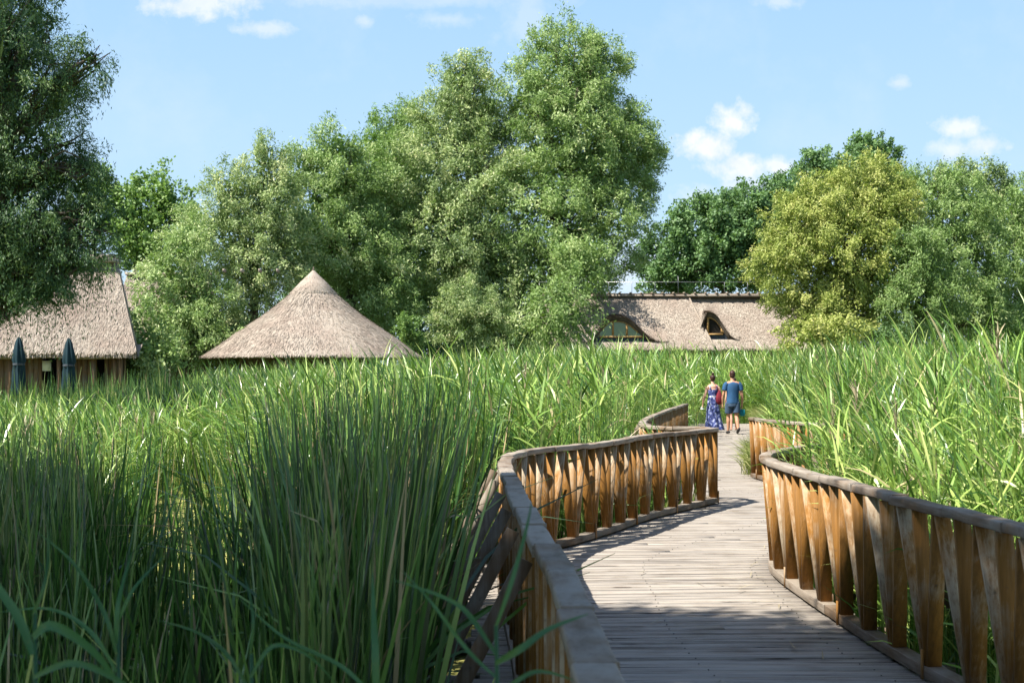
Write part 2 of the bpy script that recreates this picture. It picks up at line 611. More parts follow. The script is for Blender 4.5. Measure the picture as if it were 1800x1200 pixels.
def path_len(path):
    return sum((b - a).length for a, b in zip(path[:-1], path[1:]))


def build_deck():
    g = Geo()
    y = 0.8
    i = 0
    while y < 47:
        w = random.choice([0.095, 0.12, 0.14, 0.15, 0.17]) * (1.0 + 0.12 * random.random())
        gap = random.choice([0.005, 0.008, 0.011, 0.016, 0.026])
        tilt = 0.10 * math.exp(-((y - 10.5) / 2.6) ** 2) + random.uniform(-0.006, 0.006)
        yc = y + w / 2
        xl = float(Lx(yc)) - 0.22 - random.random() * 0.07
        xr = float(Rx(yc)) + 0.20 + random.random() * 0.07
        if y > 44: xl -= 0.3
        # one to three boards across
        cuts = [xl, xr]
        if random.random() < 0.08:
            cuts = [xl, xl + (xr - xl) * random.choice([0.33, 0.5, 0.62]), xr]
        for a, b in zip(cuts[:-1], cuts[1:]):
            z1 = -0.004 + random.uniform(-0.006, 0.003); z2 = -0.004 + random.uniform(-0.006, 0.003)
            t = 0.034
            ya = yc + (a - 1.1) * tilt; yb = yc + (b - 1.1) * tilt
            n = 6
            V = []; Q = []
            bow = random.uniform(-0.004, 0.004)
            for s in range(n + 1):
                f = s / n
                xx = a + (b - a) * f + (0.0015 if s == 0 else -0.0015 if s == n else 0)
                yy = ya + (yb - ya) * f
                e1 = random.uniform(-0.0035, 0.0035); e2 = random.uniform(-0.0035, 0.0035)
                zz = z1 + (z2 - z1) * f + bow * math.sin(math.pi * f)
                cup = random.uniform(0, 0.003)
                V += [(xx, yy - w / 2 + e1, zz - t), (xx, yy - w / 2 + e1, zz - cup), (xx, yy + w / 2 - gap + e2, zz), (xx, yy + w / 2 - gap + e2, zz - t)]
            for s in range(n):
                o = s * 4; p = o + 4
                for c in range(4):
                    d = (c + 1) % 4
                    Q.append((o + c, o + d, p + d, p + c))
            Q.append((0, 3, 2, 1)); Q.append((n * 4, n * 4 + 1, n * 4 + 2, n * 4 + 3))
            g.quads(V, Q, random.uniform(.3, .8))
        y += w
        i += 1
    # joists below, running along the walk, and pairs of piles
    for off in (0.12, 0.5, 0.88):
        pts = []
        for yy in np.arange(1.0, 46, 1.5):
            a, b = float(Lx(yy)), float(Rx(yy))
            pts.append((a + (b - a) * off, yy))
        for (x0, y0), (x1, y1) in zip(pts[:-1], pts[1:]):
            d = np.array([x1 - x0, y1 - y0, 0]); L = np.linalg.norm(d); d /= L
            g.box(((x0 + x1) / 2, (y0 + y1) / 2, -0.13), (L, 0.07, 0.16), [d, (-d[1], d[0], 0), (0, 0, 1)], 0.2)
    for yy in np.arange(2.0, 46, 2.6):
        for off in (0.1, 0.9):
            a, b = float(Lx(yy)), float(Rx(yy))
            x = a + (b - a) * off
            g.tube([(x + .12, yy, -1.4), (x + .12, yy, -0.055)], 0.075, 8, 0.1)
    tag(g.build('boardwalk_path', M['deck']), 'winding boardwalk of sun bleached planks through the reeds', 'boardwalk', kind='structure')


build_deck()

RAIL_Z = 0.925     # underside of the handrail
RAIL_T = 0.049
RAIL_W = 0.105


def strip(g, path, z0, z1, w, step, jit, tonef=None, joints=0.9, hj=0.0):
    """board laid along a path, sawn in slightly kinked lengths"""
    pts = walk(path, step)
    if (pts[-1][0] - path[-1]).length > 0.02:
        pts.append((path[-1], (path[-1] - path[-2]).normalized()))
    n = len(pts)
    jit_now = (0, 0, 0)
    rows = []
    tones = []
    tn = random.random()
    last = 0
    for i, (p, t) in enumerate(pts):
        new = (i * step - last) > joints and i < n - 1
        nrm = Vector((t.y, -t.x))
        def row(off, dz, dw):
            a = p + nrm * (w / 2 + dw + off); b = p - nrm * (w / 2 + dw - off)
            return [(b.x, b.y, z0 + dz), (a.x, a.y, z0 + dz), (a.x, a.y, z1 + dz), (b.x, b.y, z1 + dz)]
        wob = (random.uniform(-jit, jit) * 0.35, random.uniform(-hj, hj) * .4)
        rows.append((row(jit_now[0] + wob[0], jit_now[1] + wob[1], jit_now[2]), tn, new))
        if new:
            last = i * step
            jit_now = (random.uniform(-jit, jit), random.uniform(-hj, hj), random.uniform(-jit, jit) * .4)
            tn = random.random()
            q = row(jit_now[0], jit_now[1], jit_now[2])
            q = [(v[0] + t.x * 0.005, v[1] + t.y * 0.005, v[2]) for v in q]
            rows.append((q, tn, False))
    for i in range(len(rows) - 1):
        (a, ta, na), (b, tb, nb) = rows[i], rows[i + 1]
        if na:
            g.quads(a, [(0, 1, 2, 3)], ta)
            g.quads(b, [(3, 2, 1, 0)], tb)
            continue
        g.quads(a + b, [(0, 4, 5, 1), (1, 5, 6, 2), (2, 6, 7, 3), (3, 7, 4, 0)], ta)
    g.quads(rows[0][0], [(3, 2, 1, 0)], rows[0][1])
    g.quads(rows[-1][0], [(0, 1, 2, 3)], rows[-1][1])


def bevel(o, w=0.006):
    m = o.modifiers.new('bevel', 'BEVEL')
    m.width = w; m.segments = 2; m.limit_method = 'ANGLE'; m.angle_limit = R(50)
    return o


def railing(tab, side, label, over=0.0, fan=0.42, braces=1.35, brace_len=0.55, brace_from=0.0):
    """side=-1: water lies to the left of the direction of travel"""
    path = smooth_path(tab)
    o2 = path[0]
    root = empty('railing', (o2.x, o2.y, 0))
    tag(root, label, 'railing', 'railings along the boardwalk')
    def outp(p, t, d):
        n = Vector((t.y, -t.x)) * side     # outward
        return p + n * d
    L = path_len(path)
    bpath = []
    for i, p in enumerate(path):
        t = (path[min(i + 1, len(path) - 1)] - path[max(i - 1, 0)]).normalized()
        bpath.append(outp(p, t, over))
    g = Geo()
    strip(g, path, RAIL_Z, RAIL_Z + RAIL_T, RAIL_W, 0.15, 0.010, joints=0.62, hj=0.007)
    bevel(g.build('handrail', M['rail'], root), 0.009)
    g = Geo()
    strip(g, bpath, 0.012, 0.075, 0.10, 0.2, 0.003, joints=1.3)
    bevel(g.build('bottom_rail', M['beam'], root), 0.004)
    n = int(L / fan)
    fan = (L - 0.04) / n
    for i in range(n + 1):
        g = Geo()
        u = 0.02 + fan * i
        for kx, du in enumerate((-0.5, 0.0, 0.5)):
            if (i == 0 and du < 0) or (i == n and du > 0):
                continue
            s0 = u + (kx - 1) * 0.030
            s1 = u + du * fan + (0.016 if du < 0 else -0.016 if du > 0 else 0)
            pb, tb = at_len(path, max(0.015, min(L - .015, s0)))
            pt, tt = at_len(path, max(0.015, min(L - .015, s1)))
            pb = outp(pb, tb, over)
            nb = Vector((tb.y, -tb.x)) * side; ntp = Vector((tt.y, -tt.x)) * side
            w = 0.080 + random.uniform(-.004, .004); th = 0.026
            j = random.uniform(-.003, .003)
            ver = []
            for (p, t, nn, z) in ((pb, tb, nb, 0.0755), (pt, tt, ntp, RAIL_Z - 0.0015)):
                ww = w if z > .5 else w * 1.02
                for a, c in ((-1, -1), (1, -1), (1, 1), (-1, 1)):
                    q = p + nn * (c * ww / 2 + j - 0.002) + t * (a * th / 2)
                    ver.append((q.x, q.y, z))
            tone = random.random()
            if kx == 2: tone = 0.72 + 0.28 * random.random()
            if kx == 1: tone = 0.15 + 0.5 * random.random()
            if kx == 0: tone = 0.28 * random.random()
            g.hexa(ver, tone)
            if kx == 1:      # thin batten that laps the bottom rail on the walk side
                q0 = pb - nb * 0.056
                ver = []
                for z in (-0.0, 0.16):
                    for a, c in ((-1, -1), (1, -1), (1, 1), (-1, 1)):
                        q = q0 + nb * (c * 0.005) + tb * (a * 0.012)
                        ver.append((q.x, q.y, z + 0.002))
                if i % 3 == 0:
                    g.hexa(ver, 0.6)
        g.build('picket_fan', M['picket'], root)
    s = max(braces * 0.4, brace_from)
    while s < L - 0.1 and braces > 0:
        p, t = at_len(path, s)
        nn = Vector((t.y, -t.x)) * side
        top = p + nn * 0.075
        bot = p + nn * (brace_len + 0.05)
        g = Geo()
        a = np.array([top.x, top.y, RAIL_Z - 0.03]); b = np.array([bot.x, bot.y, -0.06])
        ax = (b - a); ln = np.linalg.norm(ax); ax /= ln
        tv = np.array([t.x, t.y, 0.0])
        up = np.cross(ax, tv)
        g.box((a + b) / 2, (ln, 0.028, 0.066), [ax, tv, up], random.random())
        g.build('brace', M['brace'], root)
        g = Geo()
        q0 = p - nn * 0.1; q1 = p + nn * (brace_len + 0.16)
        c = (q0 + q1) / 2
        g.box((c.x + t.x * .037, c.y + t.y * .037, -0.090), ((q1 - q0).length, 0.04, 0.10), [(nn.x, nn.y, 0), (t.x, t.y, 0), (0, 0, 1)], random.random())
        g.build('outrigger', M['beam'], root)
        s += braces * random.uniform(.9, 1.1)
        if braces < 1 and s > 12: s += 1.0
    return root


railing(LEFT[1:], -1, 'long weathered railing nearest the camera along the reed side, curving right beyond its grey bend', 0.0, 0.47, 1.0, 0.52, 4.6)
railing(RIGHT[1:], 1, 'railing of orange brown slats in front of the tall right reeds, with a grey handrail', 0.07, 0.52, 1.3)
railing(LEFT_FAR, -1, 'small far railing half hidden in reeds, beside the woman in the dress', 0.0, 0.36, 1.6)
railing(RIGHT_FAR, 1, 'short far railing end standing out right of the walking man', 0.03, 0.36, 1.6)


# ------------------------------------------------------------------ blades, reeds
def blades(g, base, length, az, lean, bend, width, twist=None, seg=4, tone=0.5, tip=0.08, belly=0.35):
    """N curved ribbons; base (N,3)"""
    N = len(base)
    length = np.broadcast_to(length, (N,)); lean = np.broadcast_to(lean, (N,)); bend = np.broadcast_to(bend, (N,))
    width = np.broadcast_to(width, (N,)); az = np.broadcast_to(az, (N,))
    hx, hy = np.cos(az), np.sin(az)
    pos = np.array(base, dtype=np.float64)
    if twist is None: twist = np.zeros(N)
    rows = []
    for s in range(seg + 1):
        t = s / seg
        th = lean + bend * t ** 1.6
        T = np.stack([np.sin(th) * hx, np.sin(th) * hy, np.cos(th)], -1)
        side = np.stack([-hy, hx, np.zeros(N)], -1)
        nor = np.cross(T, side)
        tw = twist * (1 + 0.4 * t)
        sd_ = side * np.cos(tw)[:, None] + nor * np.sin(tw)[:, None]
        if t < belly:
            wf = 0.6 + 0.4 * t / belly
        else:
            wf = tip + (1 - tip) * (1 - ((t - belly) / (1 - belly)) ** 1.5)
        hw = (width * wf / 2)[:, None]
        rows.append(np.stack([pos - sd_ * hw, pos + sd_ * hw], 1))
        if s < seg:
            t2 = (s + 0.5) / seg
            th2 = lean + bend * t2 ** 1.6
            pos = pos + np.stack([np.sin(th2) * hx, np.sin(th2) * hy, np.cos(th2)], -1) * (length / seg)[:, None]
    V = np.stack(rows, 1).reshape(N, -1, 3)          # N,(seg+1)*2,3
    q = []
    for s in range(seg):
        q.append((2 * s, 2 * s + 1, 2 * s + 3, 2 * s + 2))
    q = np.array(q)
    nv = (seg + 1) * 2
    Q = (q[None] + (np.arange(N) * nv)[:, None, None]).reshape(-1, 4)
    tn = np.repeat(np.broadcast_to(tone, (N,)), seg)
    g.quads(V.reshape(-1, 3), Q, tn)
    return pos


def noise2(x, y, s=1.0, k=0.0):
    x = x / s; y = y / s
    return (np.sin(x * 1.7 + 1.3 * np.sin(y * 1.1 + k) + k) + np.sin(y * 1.9 + 1.7 * np.sin(x * 0.8 - k)) + np.sin((x + y) * 1.27 + k * 2)) / 3


def on_walk(x, y, ml=0.35, mr=0.32):
    return (y < 47.5) & (x > Lx(y) - ml) & (x < Rx(y) + mr)


def clearing(x, y):
    """open water left of the walk"""
    c = -0.232 * y
    hw = np.interp(y, [7.5, 10, 14, 20, 26], [0.1, 0.6, 0.95, 0.95, 0.2])
    return (y > 7.5) & (y < 26) & (np.abs(x - c + 0.25 * noise2(x, y, 1.1)) < hw)


def cattails(name, label, x, y, htop, nb=7, w=0.021, seg=5, mat='cattail', tone_lo=0.0, tone_hi=0.9, lean_s=0.08):
    N = len(x)
    nbs = nb
    bx = np.repeat(x, nbs) + RNG.normal(0, 0.035, N * nbs)
    by = np.repeat(y, nbs) + RNG.normal(0, 0.035, N * nbs)
    base = np.stack([bx, by, np.full(N * nbs, WATER - 0.1)], -1)
    hh = np.repeat(htop, nbs) - WATER + 0.1
    ln = hh * RNG.uniform(0.62, 1.04, N * nbs)
    az = RNG.uniform(0, 2 * np.pi, N * nbs)
    lean = np.abs(RNG.normal(0.0, lean_s, N * nbs))
    bend = np.abs(RNG.normal(0.06, 0.13, N * nbs))
    bend = np.where(RNG.random(N * nbs) < 0.08, bend + RNG.uniform(0.5, 1.9, N * nbs), bend)
    tone = np.clip(RNG.normal((tone_lo + tone_hi) / 2, 0.30, N * nbs), 0, 0.94)
    tone = np.where(RNG.random(N * nbs) < 0.035, 1.0, tone)
    g = Geo()
    blades(g, base, ln, az, lean, bend, w * RNG.uniform(0.7, 1.3, N * nbs), RNG.uniform(-1.5, 1.5, N * nbs), seg, tone, 0.10, .5)
    return tag(g.build(name, M[mat]), label, 'reeds', kind='stuff')


def phragmites(name, label, x, y, htop, nl=8, seg=3, wind=2.9, lw=0.026, ll=0.46, mat='reed', plume=0.03, stem_w=0.011):
    N = len(x)
    g = Geo()
    base = np.stack([x, y, np.full(N, WATER - 0.1)], -1)
    hh = htop - WATER + 0.1
    saz = wind + RNG.normal(0, 0.8, N)
    lean = np.abs(RNG.normal(0.05, 0.05, N)); bend = np.abs(RNG.normal(0.08, 0.08, N))
    tone0 = np.clip(RNG.normal(0.46, 0.26, N) + 0.16 * noise2(x, y, 2.5, 1.0), 0, 0.9)
    blades(g, base, hh, saz, lean, bend, stem_w, RNG.uniform(-1.5, 1.5, N), 3, tone0 * 0.8, 0.5)
    # leaves
    fr = np.tile(np.linspace(0.38, 1.0, nl), N) + RNG.uniform(-0.04, 0.03, N * nl)
    fr = np.clip(fr, 0.2, 1.0)
    rep = lambda a: np.repeat(a, nl)
    th = rep(lean) + rep(bend) * 0.35 * fr
    s = fr * rep(hh)
    px = rep(x) + np.sin(th) * np.cos(rep(saz)) * s
    py = rep(y) + np.sin(th) * np.sin(rep(saz)) * s
    pz = WATER - 0.1 + np.cos(th) * s
    az = np.where(RNG.random(N * nl) < 0.62, wind + RNG.normal(0, 0.75, N * nl), RNG.uniform(0, 2 * np.pi, N * nl))
    topf = fr > 0.93
    ln0 = np.where(topf, RNG.uniform(0.15, 0.6, N * nl), RNG.uniform(0.45, 0.95, N * nl))
    bn = np.where(topf, RNG.uniform(0.1, 0.8, N * nl), RNG.uniform(0.35, 1.35, N * nl))
    L = ll * RNG.uniform(0.65, 1.3, N * nl)
    W = lw * RNG.uniform(0.7, 1.25, N * nl)
    tn = np.clip(rep(tone0) + RNG.normal(0.04, 0.22, N * nl), 0, 0.95)
    tn = np.where(RNG.random(N * nl) < 0.035, 1.0, tn)
    blades(g, np.stack([px, py, pz], -1), L, az, ln0, bn, W, RNG.normal(0, 0.5, N * nl), seg, tn, 0.03, 0.3)
    o = tag(g.build(name, M[mat]), label, 'reeds', kind='stuff')
    if plume:
        sel = np.where(RNG.random(N) < plume)[0]
        if len(sel):
            g2 = Geo()
            for i in sel:
                c = np.array([x[i], y[i], htop[i]])
                n = 16
                b = np.repeat([[c[0], c[1], c[2]]], n, 0) + np.stack([np.zeros(n), np.zeros(n), RNG.uniform(-.02, .2, n)], -1)
                blades(g2, b, RNG.uniform(.08, .16, n), wind + RNG.normal(0, 1.2, n), RNG.uniform(.1, .6, n), 0.4, 0.012, None, 2, RNG.random(n), 0.2)
            pl = g2.build('seed_plumes', M['straw'])
            tag(pl, 'scattered dry seed plumes above the reeds', 'seed plumes', kind='stuff')
    return o


def scatter(n, y0, y1, px0, px1, power=1.0):
    """points spread over the wedge of ground between two sight lines (density falls with distance)"""
    t = RNG.random(n)
    y = y0 * (y1 / y0) ** t if power == 0 else (y0 ** (1 / power) + t * (y1 ** (1 / power) - y0 ** (1 / power))) ** power
    px = RNG.uniform(px0, px1, n)
    return (px - 900) / FPX * y, y


def build_reeds():
    # left foreground cattails, their shade also put into the blade colour
    x, y = scatter(2700, 4.2, 15.5, -160, 915, 1.3)
    px = 900 + x / y * FPX
    keep = (~on_walk(x, y, 0.62)) & ~(clearing(x, y) & (RNG.random(len(x)) > .30))
    thin = np.interp(px, [-160, 120, 230, 430, 520, 950], [1.0, .95, .40, .42, 1, 1])
    nearthin = np.interp(y, [4.2, 6, 9, 16], [0.30, .6, 1, 1])
    keep &= RNG.random(len(x)) < thin * nearthin
    x, y, px = x[keep], y[keep], px[keep]
    top = np.interp(px, [-160, 100, 330, 440, 560, 760, 900], [1.25, 1.22, 1.12, 1.28, 1.64, 1.78, 1.6])
    top = top + 0.10 * noise2(x, y, 0.9) + RNG.normal(0, .09, len(x)) - np.interp(y, [4.2, 8, 12], [0.35, .1, 0])
    cattails('cattail_bed', 'dense bed of upright cattails coloured dark for the shade beside the near railing', x, y, top, 6, .021, 6, 'cattail_shaded', tone_lo=0.0, tone_hi=.86, lean_s=.13)

    # the sunlit reed bed left of the walk, behind the open water
    def ztop(px, y):
        base = np.interp(px, [-200, 0, 160, 300, 380, 470, 620, 760, 1000, 1300],
                         [.80, .80, .78, .80, .98, 1.20, 1.36, 1.50, 1.5, 1.45])
        far = np.interp(px, [-200, 150, 330, 420, 620, 760, 1000, 1300], [.85, .85, 1.15, 1.28, 1.40, 1.58, 1.98, 2.05])
        t = np.clip((y - 22) / 22, 0, 1)
        return base * (1 - t) + far * t
    x, y = scatter(9500, 13.5, 34, -170, 1290, 1.0)
    px = 900 + x / y * FPX
    keep = (~on_walk(x, y, 0.30)) & (x < Lx(y)) & ~clearing(x, y)
    x, y, px = x[keep], y[keep], px[keep]
    top = ztop(px, y) + 0.10 * noise2(x, y, 1.5) + RNG.normal(0, .12, len(x))
    low = (px > 1090) & (y < 24) 
    top = np.where(low, np.minimum(top, .62 + .1 * RNG.random(len(x))), top)
    mixm = RNG.random(len(x)) < np.interp(px, [-200, 200, 500, 900, 1200], [.55, .35, .25, .45, .3])
    phragmites('reed_bed', 'sunlit light green reeds between the open water and the round thatched hut', x[~mixm], y[~mixm], top[~mixm], 9, 3, 3.0, .025)
    cattails('cattail_stand', 'sunlit upright cattails standing among the reeds left of the walk', x[mixm], y[mixm], top[mixm] + .05, 7, 0.019, 4, tone_lo=.2, tone_hi=1.0)

    x, y = scatter(12500, 32, 60, -170, 1420, 1.0)
    px = 900 + x / y * FPX
    keep = (~on_walk(x, y, 0.05)) & ((x < Lx(y)) | (y > 47.5))
    keep &= ~((px < 350 + 30 * noise2(x, y, 1.5)) & (y > 31))
    x, y, px = x[keep], y[keep], px[keep]
    top = ztop(px, y) + 0.20 * noise2(x, y, 2.2) + RNG.normal(0, .18, len(x))
    top += np.clip((y - 47) / 10, 0, 1) * np.interp(px, [300, 800, 1300], [0, .05, .1])
    phragmites('far_reed_bed', 'far dense reeds in front of the round hut and the long thatched house', x, y, top, 9, 2, 2.9, 0.032, 0.56, plume=0.012)

    x, y = scatter(1500, 31, 46, -170, 380, 1.0)
    px = 900 + x / y * FPX
    k2 = RNG.random(len(x)) < np.interp(px, [-170, 60, 300, 380], [.5, .6, 1, .8])
    x, y, px = x[k2], y[k2], px[k2]
    cattails('shaded_reeds', 'reeds coloured dark bluish for the shade before the left thatched house', x, y, 1.28 + .22 * noise2(x, y, 2.0) + RNG.normal(0, .2, len(x)) + np.interp(px, [0, 300], [0, .35]), 7, .03, 4, 'cattail_shaded', .1, .9)

    # right of the walk
    x, y = scatter(4300, 7.5, 22, 1290, 2150, 1.0)
    px = 900 + x / y * FPX
    keep = (~on_walk(x, y, 0.35, 0.33)) & (x > Rx(y))
    x, y, px = x[keep], y[keep], px[keep]
    top = np.interp(y, [7.5, 10, 14, 22], [0.88, 1.10, 1.36, 1.58]) + 0.12 * noise2(x, y, 1.2) + np.clip(RNG.normal(0, .14, len(x)), -.4, .2)
    top += np.interp(px, [1300, 1400, 1800, 2150], [-.25, 0, .05, .1])
    mixm = RNG.random(len(x)) < 0.42
    phragmites('near_right_reeds', 'tall leafy reeds behind the orange slatted railing', x[~mixm], y[~mixm], top[~mixm], 11, 4, 2.9, .018, .38)
    cattails('near_right_cattails', 'upright green cattails crowding the orange slatted railing', x[mixm], y[mixm], top[mixm] - .05, 7, 0.017, 5, tone_lo=.1, tone_hi=1.0)
    x, y = scatter(10500, 20, 60, 1280, 2000, 1.0)
    px = 900 + x / y * FPX
    keep = (~on_walk(x, y, 0.05, 0.40)) & ((x > Rx(y)) | (y > 47.5))
    x, y, px = x[keep], y[keep], px[keep]
    top = np.interp(y, [20, 30, 45, 60], [1.60, 1.80, 2.02, 2.2]) + np.interp(px, [1290, 1340, 1430, 1800], [-.75, -.45, .0, .12]) + 0.18 * noise2(x, y, 2.0) + RNG.normal(0, .18, len(x))
    top -= .5 * np.clip(1.3 - (x - Rx(y)), 0, 1) * (y < 46)
    phragmites('far_right_reeds', 'windswept pale green reeds right of the walking couple', x, y, top, 11, 3, 2.95, 0.023, 0.45, plume=0.01)

    n = 46
    y = RNG.uniform(8.2, 10.5, n); x = (RNG.uniform(1640, 1900, n) - 900) / FPX * y
    phragmites('tall_reeds', 'few taller reeds standing above the rest at the right border', x, y, RNG.uniform(1.45, 1.85, n), 11, 5, 2.9, .016, .42)
    # tufts of yellow-green grass spilling on the edge of the walk
    x = []; y = []
    for _ in range(1700):
        yy = random.uniform(22.3, 46); x.append(float(Rx(yy)) + random.uniform(-.10, .50)); y.append(yy)
    x = np.array(x); y = np.array(y); n = len(x)
    g = Geo()
    nb = 12
    b = np.stack([np.repeat(x, nb) + RNG.normal(0, .05, n * nb), np.repeat(y, nb) + RNG.normal(0, .05, n * nb), np.full(n * nb, -.05)], -1)
    wide = RNG.uniform(0.22, 0.62, n) + np.interp(y, [22, 32, 40], [.15, .15, .3])
    blades(g, b, np.repeat(wide, nb) * RNG.uniform(.6, 1.1, n * nb), 3.1 + RNG.normal(0, 1.2, n * nb), RNG.uniform(.0, .5, n * nb), RNG.uniform(.5, 1.6, n * nb), .014, RNG.normal(0, .6, n * nb), 3, np.clip(RNG.normal(.45, .28, n * nb), 0, 1))
    tag(g.build('edge_grass', M['grass']), 'yellow green grass spilling over the right edge of the boardwalk', 'grass', kind='stuff')


build_reeds()


# ------------------------------------------------------------------ trees
def leaf_cloud(g, C, D, L, W, tone, face=None):
    """rhombic leaves: centre C, direction D (unit), roughly facing `face`"""
    N = len(C)
    r = RNG.normal(0, 1, (N, 3)) * (1.0 if face is None else 0.62)
    if face is not None: r = r + face
    s = np.cross(D, r); s /= np.linalg.norm(s, axis=1)[:, None] + 1e-9
    L = np.broadcast_to(L, (N,))[:, None]; W = np.broadcast_to(W, (N,))[:, None]
    V = np.stack([C - D * L / 2, C + s * W / 2, C + D * L / 2, C - s * W / 2], 1).reshape(-1, 3)
    Q = np.arange(N * 4).reshape(-1, 4)
    g.quads(V, Q, tone)


def norm(a):
    return a / (np.linalg.norm(a, axis=-1, keepdims=True) + 1e-9)


def tree(name, label, lobes, d, mat, base_px, clump=1.1, per=60, dens=1.0, leaf=(0.30, 0.085), droop=0.5, up=0.35,
         group='trees', depth_f=0.85, bark='bark', strands=0, trunk_r=0.35, cat='tree', base_z=0.0, lean_fill=0.25, limbs=True, tone_shift=0.0, core=75, lk=0.66, pk=2.5):
    """lobes: (px, py, rx, ry[, dd]) ellipses of the crown in the photograph at distance d+dd"""
    bx = (base_px - 900) / FPX * d
    leaf = (leaf[0] * lk, leaf[1] * lk); per = int(per * pk)
    root = empty(name, (bx, d, base_z))
    tag(root, label, cat, group)
    E = []
    for lb in lobes:
        px, py, rx, ry = lb[:4]
        dd = lb[4] if len(lb) > 4 else 0.0
        dist = d + dd
        k = dist / FPX
        c = P(px, py, dist)
        sh = min(clump * .32, .4 * min(rx, ry) * k)
        E.append((np.array(c), np.array([rx * k - sh, max(rx, ry * .7) * k * depth_f - sh, ry * k - sh])))
    g = Geo()
    Cs = []; Ns = []
    for i, (c, r) in enumerate(E):
        area = 4 * math.pi * ((r[0] * r[1]) ** 1.6 / 3 + (r[0] * r[2]) ** 1.6 / 3 + (r[1] * r[2]) ** 1.6 / 3) ** (1 / 1.6)
        n = max(12, int(area / (clump * clump) * 2.0 * dens))
        u = norm(RNG.normal(0, 1, (n, 3)))
        rad = np.where(RNG.random(n) < lean_fill, RNG.uniform(0.35, 0.8, n), RNG.uniform(0.80, 1.0, n))
        rad = rad * (1 + 0.10 * np.sin(u[:, 0] * 7 + i) * np.cos(u[:, 2] * 6 + i * 2))
        p = c + u * rad[:, None] * r
        keep = np.ones(n, bool)
        for j, (c2, r2) in enumerate(E):
            if j != i:
                q = np.linalg.norm((p - c2) / r2, axis=1)
                keep &= q > 0.62
        keep &= p[:, 2] > base_z + 0.4
        Cs.append(p[keep]); Ns.append(norm(u[keep] / r))
    C = np.concatenate(Cs); Nn = np.concatenate(Ns)
    n = len(C)
    # each clump is a spray along a bent axis
    ax = norm(Nn + np.array([0, 0, up]) + RNG.normal(0, .35, (n, 3)))
    ln = clump * RNG.uniform(0.6, 1.35, n)
    m = per
    t = RNG.random((n, m)) ** 0.8
    pos = C[:, None] + ax[:, None] * (t * ln[:, None])[..., None] * 0.9
    lat = RNG.normal(0, 1, (n, m, 3)) * (clump * 0.30 * (1.05 - 0.6 * t))[..., None] * RNG.uniform(.7, 1.2, (n, 1, 1))
    pos = pos + lat
    pos[..., 2] -= droop * clump * 0.8 * t ** 2 * RNG.random((n, m))
    D = norm(ax[:, None] * 0.5 + RNG.normal(0, .55, (n, m, 3)) + np.array([0, 0, -droop]))
    ct = RNG.normal(0, .17, (n, 1))
    tone = np.clip(0.48 + tone_shift + ct + RNG.normal(0, .17, (n, m)), 0, 1)
    pos = pos.reshape(-1, 3); D = D.reshape(-1, 3)
    face = np.repeat(norm(Nn + ax * .6 + np.array([0, 0, .25])), m, axis=0)
    keep = pos[:, 2] > base_z + .1
    sz = RNG.uniform(.7, 1.3, len(pos))
    leaf_cloud(g, pos[keep], D[keep], (leaf[0] * sz)[keep], (leaf[1] * sz)[keep], tone.ravel()[keep], face[keep])
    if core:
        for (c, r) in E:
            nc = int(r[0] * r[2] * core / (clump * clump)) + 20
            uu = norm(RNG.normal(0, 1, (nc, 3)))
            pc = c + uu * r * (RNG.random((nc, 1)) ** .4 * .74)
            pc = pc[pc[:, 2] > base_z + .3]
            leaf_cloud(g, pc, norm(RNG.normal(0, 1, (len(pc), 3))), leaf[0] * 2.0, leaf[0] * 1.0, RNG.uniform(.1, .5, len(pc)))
    if strands:     # hanging shoots under the crown
        sel = np.where(Nn[:, 2] < 0.35)[0]
        sel = RNG.choice(sel, min(strands, len(sel)), replace=False)
        k = 26
        tt = np.linspace(0, 1, k)
        Ls = RNG.uniform(0.5, 1.7, len(sel))
        drift = RNG.normal(0, .10, (len(sel), 1, 3))
        sp = C[sel][:, None] + drift * tt[None, :, None] + np.array([0, 0, -1]) * (Ls[:, None] * tt)[..., None] + RNG.normal(0, .05, (len(sel), k, 3))
        Ds = norm(np.array([0, 0, -1.0]) + RNG.normal(0, .35, (len(sel), k, 3)))
        leaf_cloud(g, sp.reshape(-1, 3), Ds.reshape(-1, 3), leaf[0], leaf[1], np.clip(RNG.normal(.4, .15, len(sel) * k), 0, 1))
    g.build('crown', M[mat], root)
    # trunk and limbs
    tr = Geo()
    zt = max(c[2] - 1.7 * r[2] for c, r in E)
    cx = np.mean([c[0] for c, r in E]); cy = np.mean([c[1] for c, r in E]) + 1.2 * (d > 40)
    top = np.array([cx, cy, zt])
    b0 = np.array([bx, d, base_z - 0.4])
    pts = []
    for i in range(7):
        f = i / 6
        p = b0 * (1 - f) + top * f
        p[0] += 0.25 * math.sin(f * 5 + bx) * trunk_r * 2; p[1] += 0.2 * math.cos(f * 4) * trunk_r
        pts.append(p)
    rr = [trunk_r * (1.25 if i == 0 else 1.0) * (1 - 0.85 * i / 6) for i in range(7)]
    tr.tube(pts, rr, 8)
